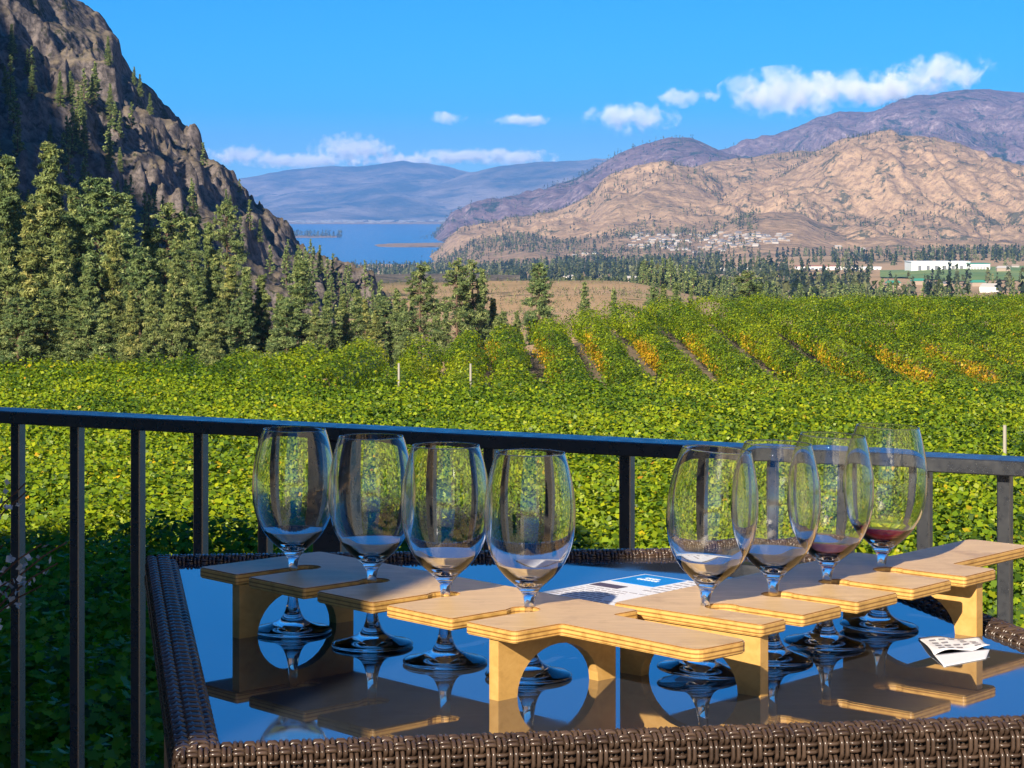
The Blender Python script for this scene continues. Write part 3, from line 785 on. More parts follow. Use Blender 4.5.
# ------------------------------------------------------------------ leaves
def leaf_quads(C, Nn, size, col, shape='quad', seed=0):
    """C centres, Nn normals, size per leaf"""
    n = len(C); rg = np.random.default_rng(seed)
    Nn = Nn / (np.linalg.norm(Nn, axis=1)[:, None] + 1e-9)
    rv = rg.normal(size=(n, 3)); A = np.cross(Nn, rv); A /= np.linalg.norm(A, axis=1)[:, None]; B = np.cross(Nn, A)
    if shape == 'quad':
        loc = np.array([(-.5, -.35), (.1, -.55), (.5, .1), (-.15, .5)])
    elif shape == 'tri':
        loc = np.array([(-.5, -.4), (.55, -.15), (-.1, .6)])
    elif shape == 'needle':
        loc = np.array([(-.75, -.16), (.8, -.04), (-.6, .2)])
    elif shape == 'blade':
        loc = np.array([(-.5, -.12), (.5, 0), (-.5, .12)])
    else:
        loc = np.array([(-.08, -.42), (.30, -.50), (.24, -.18), (.52, -.02), (.30, .16), (.30, .42), (.02, .36), (-.12, .58), (-.26, .32), (-.50, .22), (-.34, -.04), (-.46, -.34), (-.2, -.25)]) 
        loc = loc * 1.05
    k = len(loc)
    V = C[:, None, :] + size[:, None, None] * (loc[None, :, 0, None] * A[:, None, :] + loc[None, :, 1, None] * B[:, None, :])
    if k > 4: V = V + Nn[:, None, :] * (size[:, None] * .18 * (np.abs(loc[:, 0]) - .25))[:, :, None]
    return V.reshape(-1, 3), np.arange(n * k).reshape(n, k), col

GREEN = np.array([(.045, .105, .012), (.15, .25, .012), (.27, .37, .012), (.42, .46, .014)])
YEL = np.array([(.66, .52, .02), (.74, .50, .02), (.74, .38, .03)])
def tone(n, rg, bias=0., yel=.04):
    t = np.clip(rg.normal(.5 + bias, .27, n), 0, 1) * 2.999
    i = t.astype(int); f = (t - i)[:, None]; c = GREEN[i] * (1 - f) + GREEN[np.minimum(i + 1, 3)] * f
    m = rg.random(n) < yel
    c[m] = YEL[rg.integers(0, 3, m.sum())] * rg.uniform(.6, 1, (m.sum(), 1))
    return c * rg.uniform(.8, 1.15, (n, 1))

def vine_foliage(x0, y0, x1, y1, per_m, size, shape, seed, orange=False, hw=.55, top=2.0, bot=.45):
    rg = np.random.default_rng(seed); Ln = math.hypot(x1 - x0, y1 - y0); n = int(Ln * per_m)
    s = rg.random(n); xx = x0 + (x1 - x0) * s; yy = y0 + (y1 - y0) * s; a = s * Ln
    ux, uy = (x1 - x0) / Ln, (y1 - y0) / Ln; lx, ly = -uy, ux
    th = rg.uniform(0, 2 * np.pi, n)
    rr = np.sqrt(rg.uniform(.35, 1.0, n)) * (1 + .28 * (fbm(a / .9, np.zeros(n) + seed * 3.1 + th, 3, seed % 97) - .5) * 2)
    hh = (top - bot) / 2; cz = (top + bot) / 2
    w = hw * (1 + .75 * (vnoise(a / 1.3, np.zeros(n) + seed, 5) - .5))
    if orange: w = w * (1 + 1.3 * np.clip((yy - 132) / 16, 0, 1))
    lat = np.cos(th) * rr * w; vert = np.sin(th) * rr * hh
    htop = .45 * (fbm(a / 1.1, np.zeros(n) + seed * 1.7, 3, 9) - .5) * 2
    z = cz + vert + np.where(vert > 0, htop * vert / hh, 0)
    # loose shoots above
    sh = rg.random(n) < .05; z = np.where(sh, z + rg.uniform(0, .35, n), z); lat = np.where(sh, lat * .5, lat)
    X = xx + lx * lat; Y = yy + ly * lat; G = ground_z(X, Y)
    C = np.stack([X, Y, G + z], -1)
    Nn = np.stack([lx * np.cos(th), ly * np.cos(th), np.sin(th) * .9 + .25], -1) + rg.normal(0, .42, (n, 3))
    clump = fbm(X / 3.0, Y / 3.0, 3, 4) - .5
    col = tone(n, rg, clump * 1.15, .004)
    if orange:
        pat = fbm(X / 9., Y / 12., 3, 77)
        side = np.clip(.55 + 3 * lat * (1 if xx.mean() > 0 else 0), 0, 1)
        pr = .95 * np.clip((1.75 + .9 * (pat - .5) - z) / .2, 0, 1) * np.clip((pat - .33) * 5, .12, 1) * np.clip((Y - 88) / 8, .15, 1) * side * np.clip((136 + 30 * (pat - .5) - Y) / 12, 0, 1) * np.clip((X + 3.5) / 3, .05, 1)
        m = rg.random(n) < pr
        col[m] = YEL[rg.integers(0, 3, m.sum())] * rg.uniform(.7, 1.05, (m.sum(), 1))
    else:
        pat = fbm(X / 7., Y / 7., 3, 55); m = rg.random(n) < np.clip((pat - .62) * 4, 0, .5) * np.clip(1.5 - z, 0.1, 1)
        col[m] = YEL[rg.integers(0, 2, m.sum())] * rg.uniform(.7, 1.0, (m.sum(), 1))
    sz = size * rg.uniform(.5, 1.45, n)
    return leaf_quads(C, Nn, sz, col, shape, seed)
def vine_wood(x0, y0, x1, y1, step, seed):
    rg = random.Random(seed); Ln = math.hypot(x1 - x0, y1 - y0); k = max(1, int(Ln / step)); paths = []; rad = []
    for i in range(k + 1):
        s = min(1, max(0, (i + rg.uniform(-.1, .1)) / k)); x = x0 + (x1 - x0) * s; y = y0 + (y1 - y0) * s; g0 = gz(x, y)
        paths.append([(x, y, g0 - .1), (x + rg.uniform(-.05, .05), y, g0 + .4), (x + rg.uniform(-.1, .1), y + rg.uniform(-.1, .1), g0 + .85), (x, y, g0 + 1.2)]); rad.append(.025)
    V, Fa = tube_mesh_data(paths, rad, 5); return V, Fa
_U = ['', 'first', 'second', 'third', 'fourth', 'fifth', 'sixth', 'seventh', 'eighth', 'ninth', 'tenth', 'eleventh', 'twelfth', 'thirteenth', 'fourteenth', 'fifteenth', 'sixteenth', 'seventeenth', 'eighteenth', 'nineteenth']
_T = ['', '', 'twent', 'thirt', 'fort', 'fift', 'sixt', 'sevent', 'eight', 'ninet']
def ordinal(n):
    if n >= 100: return 'hundredth' if n == 100 else 'hundred-and-' + ordinal(n - 100)
    if n < 20: return _U[n]
    return _T[n // 10] + ('ieth' if n % 10 == 0 else 'y-' + _U[n % 10])
ORD = [ordinal(i + 1) for i in range(300)]
def relabel(group, fmt, first=None):
    obs = [o for o in COL.objects if o.get('group') == group]
    obs.sort(key=lambda o: o.location.x / o.location.y)
    for i, o in enumerate(obs): o['label'] = fmt % ORD[i]
_v, _f = tube_mesh_data([[(0, 0, -.1), (.03, .01, .4), (-.04, .03, .85), (0, 0, 1.2)]], .028, 6)
TRUNKM = npmesh('vine_trunk', _v, _f, smooth=True); TRUNKM.materials.append(M_bark)
def vine_row(i, x0, y0, x1, y1, per_m, size, shape, label, group, step=99, **kw):
    V, Fa, c = vine_foliage(x0, y0, x1, y1, per_m, size, shape, 100 + i, **kw)
    root = empty('vine_row', ((x0 + x1) / 2, (y0 + y1) / 2, 0)); tag(root, label, 'vine row', group)
    off = np.array([(x0 + x1) / 2, (y0 + y1) / 2, 0])
    link('foliage', npmesh('foliage', V - off, Fa, c), M_vine, root)
    if step < 50:
        rgv = random.Random(i); Ln = math.hypot(x1 - x0, y1 - y0); kk = int(Ln / step)
        for q in range(min(kk + 1, 60)):
            f = q / kk; x = x0 + (x1 - x0) * f + rgv.uniform(-.06, .06); y = y0 + (y1 - y0) * f
            if y > 150: break
            t_ = link('trunk', TRUNKM, None, root); t_.location = (x - off[0], y - off[1], gz(x, y) - .05); t_.rotation_euler = (0, 0, rgv.uniform(0, 6))
    return root
y = 14.0; i = 0
while y < 79:
    hwid = .26 * y + 3
    sz = .115 if y < 24 else .092
    pm = 760 if y < 24 else (900 if y < 45 else 700)
    shp = 'leaf' if y < 34 else 'quad'
    vine_row(i, -hwid, y - .02 * hwid, hwid, y + .02 * hwid, pm, sz, shp,
             'leafy vine row crossing the slope below the railing, %s row out from the deck' % ORD[i], 'vine rows of the near block', hw=.62)
    y += 2.35 if y < 30 else 2.5; i += 1
while y < 92:
    vine_row(i, -.26 * y - 3, y, -.26 * y - 3 + .26 * y + 3 - .085 * y, y, 650, .095, 'quad', 'short leafy vine row at left below the pines, %s row out from the deck' % ORD[i], 'vine rows of the near block', hw=.62)
    y += 2.5; i += 1
nA = i
# block B: rows running away over the rise
k = 0
xs0 = np.array([-18.6, -16.8, -15, -13.2, -11.4, -9.6, -7.4, -4.7, -2.1, .5, 3.3, 6.2, 9.0, 11.8] + list(np.arange(14.7, 62, 2.95)))
rowsB = []
for x0 in xs0:
    ys = 86.0; dirx = float(np.interp(x0, [-10, 0, 8, 20], [.03, -.02, -.035, -.005]))
    pxs = 512 + F * x0 / ys
    # end of the row where it meets the edge of the planting
    ye = ys
    while ye < 212 and ye < float(d_end(512 + F * (x0 + dirx * (ye - ys)) / ye)) - 1: ye += 1
    pa = 512 + F * x0 / ys; pb = 512 + F * (x0 + dirx * (ye - ys)) / ye
    if ye - ys < 4: continue
    if pa > 1180 and pb > 1100: 
        # clip the near part that lies outside the frame
        yn = ys
        while yn < ye and 512 + F * (x0 + dirx * (yn - ys)) / yn > 1120: yn += 1
        if yn >= ye - 3: continue
        rowsB.append((x0 + dirx * (yn - ys), yn, x0 + dirx * (ye - ys), ye)); continue
    if pa < -160 and pb < -160: continue
    rowsB.append((x0, ys, x0 + dirx * (ye - ys), ye))
for k, (x0, y0, x1, y1) in enumerate(rowsB):
    vine_row(300 + k, x0, y0, x1, y1, 620, .10, 'quad',
             'vine row climbing straight away over the far rise, %s from the left of the block' % ORD[k], 'vine rows of the far block',
             step=2.0, orange=True, hw=.80 if x0 > 7 else (.92 if x0 > -5 else 1.0), bot=.45, top=2.1)
print('rows', nA, len(rowsB))
# trellis posts
M_postw = mat('weathered_post', (.36, .33, .27), .8)
for (px, py, d, h, lab) in ((400, 375, 80.4, 1.5, 'pale wooden trellis post at the row end below the pine trees'), (471, 376, 80.4, 1.6, 'pale wooden trellis post at the row end right of the gap'),
                            (997, 415, 50.8, 1.9, 'pale trellis post standing out of the vines at far right'),):
    x = (px - 512) * d / F; g0 = gz(x, d)
    ph = 0
    bm = bmesh.new(); bmesh.ops.create_cone(bm, cap_ends=True, segments=10, radius1=.045, radius2=.04, depth=2.5)
    bmesh.ops.translate(bm, verts=bm.verts, vec=(0, 0, 1.42)); o = link('trellis_post', bm_mesh('post', bm), M_postw)
    o.location = (x, d - .8, g0 - .1); tag(o, lab, 'post', 'trellis posts in the vineyard')

# ------------------------------------------------------------------ conifers
NEED = np.array([(.036, .068, .030), (.10, .155, .052), (.225, .285, .09), (.41, .44, .16)])
def conifer(seed, h, Rr, n, blade, dense=1.0, bare=.12, crown='cone', warm=0.):
    """returns (crown mesh, trunk mesh), height h along z; tufts on whorled limbs"""
    rg = np.random.default_rng(seed); paths, rads = [], []
    lean = rg.normal(0, .008 * h, 2)
    zz = np.linspace(0, 1, 9)
    tr = np.stack([lean[0] * zz ** 2, lean[1] * zz ** 2, h * zz], -1); paths.append(tr); rads.append(np.maximum(.016 * h * (1 - zz) ** .8, .0015 * h))
    nb = int(70 * dense); tips = []
    for b in range(nb):
        q_ = (b + rg.random()) / nb; q_ = (np.floor(q_ * 24) + .5 + rg.normal(0, .16)) / 24 if crown == 'cone' else q_; t = bare + (1 - bare) * np.clip(q_, 0, .995) ** .92
        if crown == 'cone': r = Rr * (1 - t) ** .95 *  (1.0 if t > bare + .12 else .8)
        else: r = Rr * np.sqrt(max(1 - ((t - .42) / .6) ** 2, .02)) * (.92 if t < .8 else .8)
        r *= rg.uniform(.62, 1.2); r = max(r, .03 * h * .4)
        a = rg.uniform(0, 2 * np.pi); z0 = t * h; up = (.25 if t > .7 else -.05) + rg.normal(0, .12)
        base = np.array([lean[0] * t * t, lean[1] * t * t, z0])
        e = base + np.array([np.cos(a) * r, np.sin(a) * r, r * up])
        mid = (base + e) / 2 + np.array([0, 0, -.05 * r])
        paths.append(np.stack([base, mid, e])); rads.append(np.array([.0035, .0022, .001]) * h)
        m = max(2, int(3 + r / (.020 * h)))
        for q in range(m):
            f = 1 - (q / m) * .72 * rg.uniform(.8, 1.1)
            p = base + (e - base) * f + rg.normal(0, .012 * h, 3)
            tips.append((p, (.9 + .35 * rg.random()) * min(1, .38 + 1.5 * (1 - t)), a, f))
    tips = [(np.array([lean[0], lean[1], h * (.94 + .02 * k)]), .3 - .05 * k, 0, 1) for k in range(4)] + tips
    per = max(3, n // len(tips)); C = []; NN = []; col = []; S = []
    for (p, s, a, f) in tips:
        sp = rg.normal(0, 1, (per, 3)); sp /= np.linalg.norm(sp, axis=1)[:, None]
        rad = .0215 * h * s * np.cbrt(rg.uniform(.1, 1, per))[:, None]
        C.append(p + sp * rad * np.array([1.15, 1.15, .62]))
        NN.append(sp * .8 + rg.normal(0, .5, (per, 3)) + np.array([0, 0, .35]))
        tn = np.clip(rg.normal(.5, .22), 0, 1) * 2.99; i0 = int(tn); c = NEED[i0] * (1 - tn + i0) + NEED[min(i0 + 1, 3)] * (tn - i0)
        c = c * (1 + warm * np.array([.25, .05, -.1]))
        col.append(c[None, :] * rg.uniform(.7, 1.25, (per, 1))); S.append(blade * rg.uniform(.6, 1.3, per))
    C = np.concatenate(C); NN = np.concatenate(NN); col = np.concatenate(col); S = np.concatenate(S)
    V, Fa, c = leaf_quads(C, NN, S, col, 'needle' if h > 15 else 'tri', seed)
    cm = npmesh('crown', V, Fa, c); cm.materials.append(M_needle)
    V, Fa = tube_mesh_data(paths, rads, 5); tm = npmesh('trunk', V, Fa, smooth=True); tm.materials.append(M_bark)
    return cm, tm
H0 = 20.0
PN = {'full': [conifer(200 + i, H0, 3.3, 34000, .30, 2.1, .05, 'round' if i == 3 else 'cone', [0, .3, .8, -.3, .3][i]) for i in range(5)],
      'spire': [conifer(220 + i, H0, 3.0, 22000, .30, 1.8, .05, 'cone') for i in range(3)],
      'sparse': [conifer(240 + i, H0, 3.3, 12000, .32, 1.0, .26, 'round') for i in range(3)]}
PF = [conifer(260 + i, 12.0, 2.3, 900, .55, .45, .05, 'cone') for i in range(4)]
def plant(kind, x, y, z, h, label, group, seed, wide=1.0, name='pine_tree'):
    rg = random.Random(seed); lib = PF if kind == 'far' else PN[kind]; base = 12.0 if kind == 'far' else H0
    cm, tm = lib[seed % len(lib)]
    root = empty(name, (x, y, z), rg.uniform(0, 6.28)); s = h / base; root.scale = (s * wide, s * wide, s)
    tag(root, label, 'tree', group)
    link('crown', cm, None, root); link('trunk', tm, None, root)
    return root
# left stand: (px of trunk, py of tip, distance, kind, width)
ST = [(8, 158, 175, 'full', 1.1), (45, 148, 185, 'full', 1.15), (30, 205, 160, 'full', 1.1), (98, 182, 185, 'full', 1.2), (73, 190, 200, 'full', 1.0), (125, 196, 210, 'spire', 1.05), (62, 235, 160, 'full', 1.0),
      (112, 232, 165, 'full', 1.0), (140, 250, 175, 'full', 1.0), (150, 232, 190, 'full', 1.05), (165, 207, 215, 'sparse', 1.2), (178, 240, 190, 'full', 1.0), (192, 218, 230, 'spire', 1.0), (208, 224, 235, 'spire', 1.0),
      (172, 268, 170, 'full', .9), (196, 265, 180, 'full', 1.0), (216, 258, 195, 'full', 1.05), (232, 262, 200, 'full', 1.1), (246, 268, 205, 'spire', 1.1), (262, 276, 205, 'full', 1.1), (228, 202, 260, 'sparse', .8),
      (278, 296, 200, 'full', 1.0), (300, 262, 215, 'spire', 1.35), (287, 300, 190, 'full', 1.0), (316, 304, 210, 'full', 1.0), (327, 292, 235, 'full', 1.0), (344, 296, 240, 'full', 1.0), (338, 308, 220, 'spire', 1.1), (356, 290, 250, 'spire', 1.1), (8, 240, 150, 'full', 1.0), (88, 262, 150, 'full', 1.0), (150, 285, 160, 'full', .9), (130, 290, 150, 'full', .9), (240, 300, 180, 'full', 1.), (210, 305, 170, 'full', 1.), (-15, 180, 170, 'full', 1.1), (-35, 140, 190, 'full', 1.1), (48, 290, 140, 'spire', 1.4), (18, 300, 138, 'full', 1.1), (-5, 280, 140, 'full', 1.2), (75, 300, 140, 'spire', 1.3), (105, 305, 140, 'spire', 1.3),
      (366, 300, 262, 'full', 1.1), (385, 298, 262, 'full', 1.0), (397, 290, 258, 'spire', 1.1), (404, 300, 250, 'full', 1.0), (420, 266, 240, 'sparse', 1.1), (413, 290, 252, 'spire', .8), (457, 262, 240, 'sparse', 1.05), (474, 263, 245, 'sparse', 1.0), (482, 270, 243, 'spire', .8), (492, 300, 250, 'full', 1.0), (466, 290, 250, 'full', .9), (437, 300, 255, 'spire', .8), (497, 318, 200, 'full', 1.3), (503, 312, 262, 'spire', 1.2), (446, 305, 265, 'spire', 1.), (375, 310, 240, 'full', 1.1),
      (539, 265, 270, 'full', .95), (585, 283, 300, 'spire', .95), (613, 290, 300, 'spire', 1.0), (518, 312, 265, 'full', .9), (552, 318, 250, 'full', .7),
      (653, 288, 300, 'full', .9), (664, 285, 310, 'full', 1.0), (676, 283, 315, 'full', 1.0), (690, 288, 320, 'full', .8), (751, 273, 310, 'sparse', 1.6), (745, 285, 320, 'full', 1.), (760, 286, 320, 'full', 1.)]
def region(px):
    if px < 60: return 'at the left edge below the crag'
    if px < 130: return 'in the tall left stand under the crag'
    if px < 220: return 'in the middle of the left stand'
    if px < 300: return 'where the left stand thins toward the lake'
    if px < 365: return 'at the right end of the left stand'
    if px < 440: return 'in the clump below the lakeside fields'
    if px < 510: return 'in the dark clump left of the orange vine rows'
    if px < 640: return 'standing alone in front of the bare brown slope'
    if px < 720: return 'in the clump just above the vineyard crest'
    return 'dark on the vineyard crest under the golden hills'
used = {}
for i, (px, py, d, kd, wd) in enumerate(ST):
    x = (px - 512) * d / F; g0 = gz(x, d) - .3; tip = CZ - (py - HZ) * d / F; h = max(tip - g0, 3)
    rgn = region(px); look = {'full': 'bushy grey-green pine', 'spire': 'narrow pointed fir', 'sparse': 'open-branched pine'}[kd]
    key = (rgn, kd); used[key] = used.get(key, 0) + 1
    allk = [s for s in ST if region(s[0]) == rgn and s[3] == kd]
    order = sorted(allk, key=lambda s: s[0]).index((px, py, d, kd, wd))
    lab = '%s %s' % (look, rgn) if len(allk) == 1 else '%s %s, %s from left' % (look, rgn, ORD[order])
    hw = h / H0
    plant(kd, x, d, g0, h, lab, 'conifers beyond the vineyard', i, wd * min(1.6, max(1.0, .9 / max(hw, .3) ** .25)))
# trees on the crag
rg = random.Random(5); cnt = 0
CR = [(12, 52, 640), (32, 90, 620), (60, 95, 640), (70, 96, 650), (95, 105, 650), (110, 115, 650), (82, 128, 560), (76, 140, 560), (18, 135, 540), (134, 75, 760), (140, 92, 740), (108, 60, 770), (50, 150, 520), (84, 165, 520), (110, 165, 530), (120, 160, 560), (92, 100, 690), (5, 85, 600), (8, 100, 580), (150, 110, 760), (230, 215, 700), (226, 200, 730), (205, 240, 560), (260, 235, 700), (320, 262, 760), (333, 268, 780), (350, 285, 800), (310, 255, 800), (305, 262, 780), (327, 280, 700), (296, 275, 640), (365, 288, 820), (270, 270, 560), (240, 250, 600), (372, 298, 800)]
for i in range(34): CR.append((rg.uniform(285, 385), 0, -1))
for i in range(60): CR.append((rg.uniform(-10, 250), rg.uniform(60, 260), 0))
CR2 = []
for (px, py, d) in CR:
    if d == -1: py = 255 + (px - 290) * .50 + rg.uniform(0, 35)
    # walk outwards to where this pixel meets the slope
    Ds = np.arange(345, 1000, 4.0); X = (px - 512) * Ds / F; Z = left_z(X, Ds); yy = HZ + (CZ - Z) / Ds * F
    hit = np.nonzero(yy < py + 12)[0]
    if len(hit) == 0: continue
    CR2.append((px, float(Ds[hit[0]])))
for i, (px, d) in enumerate(CR2):
    x = (px - 512) * d / F
    plant('far' if i > 24 else 'spire', x, d, surf(left_z, px, d) - .5, rg.uniform(6.5, 11), 'small conifer rooted among the rocks of the left crag', 'conifers on the crag', i, 1.15)

# valley woods: individual nearer trees, the rest as one mass
def valley_pts(n, seed):
    rg = np.random.default_rng(seed); out = []
    while len(out) < n:
        px = rg.uniform(330, 1040); d = math.exp(rg.uniform(math.log(950), math.log(4300)))
        x = (px - 512) * d / F
        den = fbm(np.array([x / 260.]), np.array([d / 330.]), 3, 6)[0]
        py = HZ + (CZ - gz(x, d)) / d * F
        bonus = .0
        if 262 < py < 292: bonus = .12
        if px < 660: bonus += .06
        if 875 < px and 262 < py < 281: bonus = -.3
        if d < 1100 and px < 640: continue
        lim = np.interp(px, [600, 680], [281, 297])
        if HZ + (CZ - gz(x, d) - 13) / d * F > lim + 2: continue
        if d > 2300 and px < 720: bonus += .14
        pt = HZ + (CZ - gz(x, d) - 12) / d * F; pb_ = HZ + (CZ - gz(x, d)) / d * F
        if px > 870 and pt < 284 and pb_ > 266 and rg.random() < .9: continue
        if 785 < px <= 870 and pt < 270 and pb_ > 263 and rg.random() < .7: continue
        if rg.random() < np.clip((den - .51 + bonus) * 9, 0.02, 1): out.append((x, d))
    return out
vp_ = sorted(valley_pts(4200, 3), key=lambda p: p[1])
for i, (x, d) in enumerate(vp_[:170]):
    plant('far', x, d, gz(x, d) - .5, random.uniform(8, 15), 'small dark conifer on the valley floor among the first trees past the vineyard', 'conifers on the valley floor', i, random.uniform(.9, 1.3))
def tree_mass(name, pts, hr, zf, seed, label=None, k=26, warm=1.0, wid=.2):
    rg = np.random.default_rng(seed); C = []; NN = []; S = []; col = []
    for (x, d) in pts:
        h = rg.uniform(*hr); z0 = zf(x, d); t = rg.random(k) ** 1.3; a = rg.uniform(0, 6.28, k); r = wid * h * (1 - t) ** .7 * rg.uniform(.4, 1, k)
        C.append(np.stack([x + np.cos(a) * r, d + np.sin(a) * r, z0 + t * h * .97], -1))
        NN.append(np.stack([np.cos(a), np.sin(a), a * 0 + .5], -1) + rg.normal(0, .3, (k, 3)))
        S.append(h * .22 * rg.uniform(.6, 1.2, k)); b = NEED[rg.integers(0, 4)] * .33 * warm * rg.uniform(.7, 1.2)
        col.append(b[None] * rg.uniform(.75, 1.2, (k, 1)))
    V, Fa, c = leaf_quads(np.concatenate(C), np.concatenate(NN), np.concatenate(S), np.concatenate(col), 'tri', seed)
    o = link(name, npmesh(name, V, Fa, c), M_needle); tag(o, label, 'woodland', kind='stuff'); return o
tree_mass('valley_woodland', vp_[170:], (8, 17), gz, 8, 'scattered dark woodland covering the valley floor below the golden hills')
# pines on golden hills
def scatter(zf, n, px0, px1, d0, d1, seed, thr, sc):
    rg = np.random.default_rng(seed); px = rg.uniform(px0, px1, n * 8); d = rg.uniform(d0, d1, n * 8); x = (px - 512) * d / F
    den = fbm(x / sc, d / sc, 4, seed); m = (den > thr) | (rg.random(n * 8) < .03); x = x[m][:n]; d = d[m][:n]; z = zf(x, d)
    return x, d, z
x, d, z = scatter(gold_z, 3000, 380, 1040, 3650, 6000, 21, .56, 260); zd = {(a, b): c for a, b, c in zip(x, d, z)}
tree_mass('hill_woodland', list(zip(x, d)), (6, 13), lambda a, b: zd[(a, b)] - 1, 22, 'dark pines scattered over the dry golden hills', 14)
x, d, z = scatter(gold_z, 1500, 400, 760, 3560, 4700, 29, .44, 200); zd3 = {(a, b): c for a, b, c in zip(x, d, z)}
tree_mass('foothill_woodland', list(zip(x, d)), (7, 15), lambda a, b: zd3[(a, b)] - 1, 32, 'dark woodland at the foot of the golden hills beside the lake', 14)
x, d, z = scatter(purp_z, 2500, 420, 1040, 8300, 11300, 23, .5, 600); zd2 = {(a, b): c for a, b, c in zip(x, d, z)}
tree_mass('mountain_woodland', list(zip(x, d)), (14, 26), lambda a, b: zd2[(a, b)] - 2, 24, 'sparse dark trees on the purple burnt mountains', 10, .8)
rgi = np.random.default_rng(9); pts = []
for i in range(260):
    px = rgi.uniform(222, 342); dd = rgi.uniform(8850, 9150); pts.append(((px - 512) * dd / F, dd))
tree_mass('island_woodland', pts, (16, 28), lambda a, b: -112, 25, 'low dark wood covering the island in the lake', 10, .8)
# dry brush on the brown slope
pts = []
for i in range(3200):
    px = rgi.uniform(350, 700); dd = rgi.uniform(480, 960); pts.append(((px - 512) * dd / F, dd))
tree_mass('dry_brush', pts, (.6, 1.7), gz, 26, 'low grey sagebrush dotted over the bare brown slope', 10, 1.9, .6)

# ------------------------------------------------------------------ houses
M_hw = mat('pale_house_wall', (.42, .39, .36), .8); M_hr = mat('grey_shingle', (.16, .16, .18), .8); M_win = mat('house_window', (.05, .06, .08), .2)
M_town = mat('town_wall', (.20, .19, .19), .8)
M_white = mat('white_metal_wall', (.8, .8, .8), .6); M_green = mat('green_metal_roof', (.05, .25, .17), .5); M_red = mat('rust_red_roof', (.40, .14, .08), .6); M_tan = mat('tan_wall', (.36, .28, .21), .8)
def house_mesh(w_, dp, h, rh):
    bm = bmesh.new(); add_box(bm, (0, 0, h / 2), (w_, dp, h)); wall = bm_mesh('wall', bm)
    bm = bmesh.new(); a = w_ / 2 + .4; b = dp / 2 + .5
    v = [bm.verts.new(p) for p in ((-a, -b, h - .1), (a, -b, h - .1), (a, b, h - .1), (-a, b, h - .1), (-a * .75, 0, h + rh), (a * .75, 0, h + rh))]
    for f in ((0, 1, 5, 4), (1, 2, 5), (2, 3, 4, 5), (3, 0, 4), (3, 2, 1, 0)): bm.faces.new([v[i] for i in f])
    bmesh.ops.recalc_face_normals(bm, faces=bm.faces); roof = bm_mesh('roof', bm)
    bm = bmesh.new()
    for i in range(3): add_box(bm, (-w_ * .3 + i * w_ * .3, -dp / 2 - .03, h * .55), (1.4, .08, 1.3))
    win = bm_mesh('window', bm); return wall, roof, win
HM = [house_mesh(13, 9, 4.5, 2.4), house_mesh(17, 10, 5.5, 2.8), house_mesh(11, 8, 3.5, 2.0)]
def house(x, y, z, k, wm, rm, label, group, rz=0, sc=1.0):
    root = empty('house', (x, y, z), rz); root.scale = (sc, sc, sc); tag(root, label, 'house', group)
    for nm, me, m in (('wall', HM[k][0], wm), ('roof', HM[k][1], rm)):
        o = link(nm, me, None, root)
        if not me.materials: me.materials.append(m)
        o.material_slots[0].link = 'OBJECT'; o.material_slots[0].material = m
rg = random.Random(3)
def on_surface(px, py, d0=1100, d1=5200):
    Ds = np.arange(d0, d1, 15.0); X = (px - 512) * Ds / F; Z = np.maximum(ground_z(X, Ds), np.where(Ds > 3450, gold_z(X, np.maximum(Ds, 3450.)), -999)); yy = HZ + (CZ - Z) / Ds * F
    hit = np.nonzero(yy < py)[0]; i = hit[0] if len(hit) else len(Ds) - 1
    return float(X[i]), float(Ds[i]), float(Z[i])
for i in range(190):
    px = rg.uniform(630, 790); f = (px - 630) / 160; py = rg.uniform(233 + 3 * abs(f - .5), 243 + 12 * (1 - abs(f - .4) * 1.6))
    x, d, z = on_surface(px, py)
    house(x, d, z - .8, i % 3, rg.choice([M_hw, M_tan, M_tan]), rg.choice([M_hr, M_hr, M_hr, M_hw]), 'small pale house packed into the hillside estate below the golden hills', 'houses of the hillside estate', rg.uniform(-.4, .4), .62)
VG = [(560, 283, M_hr), (568, 281, M_hw), (577, 283, M_hr), (622, 284, M_hr), (632, 282, M_hw), (835, 287, M_hw), (848, 288, M_hr), (858, 291, M_white), (700, 300, M_hr), (725, 301, M_hw), (585, 256, M_hw), (595, 254, M_hr), (575, 257, M_hw), (990, 292, M_hw), (945, 287, M_hr), (818, 290, M_hw), (1003, 272, M_hw), (430, 282, M_hw), (442, 276, M_hr), (365, 285, M_hw), (375, 283, M_white), (388, 284, M_hr), (352, 281, M_hw), (408, 283, M_hw), (480, 282, M_hr), (455, 285, M_hw), (1015, 268, M_tan), (862, 252, M_hw), (838, 249, M_hw)]
for i, (px, py, rm) in enumerate(VG):
    x, d, z = on_surface(px, py)
    house(x, d, z - .4, i % 3, rg.choice([M_hw, M_white, M_tan]), rm, 'scattered pale farmhouse among the valley trees', 'scattered farmhouses in the valley', rg.uniform(-.5, .5), .75)
for (px, py, lab) in ((893, 287, 'green-roofed barn at the left end of the barns below the green field'), (918, 285, 'green-roofed barn beside the trees between the two other barns'), (978, 287, 'green-roofed barn at the right end below the green field')):
    x, d, z = on_surface(px, py); house(x, d, z - .4, 1, M_tan, M_green, lab, 'green-roofed barns', .1, .65)
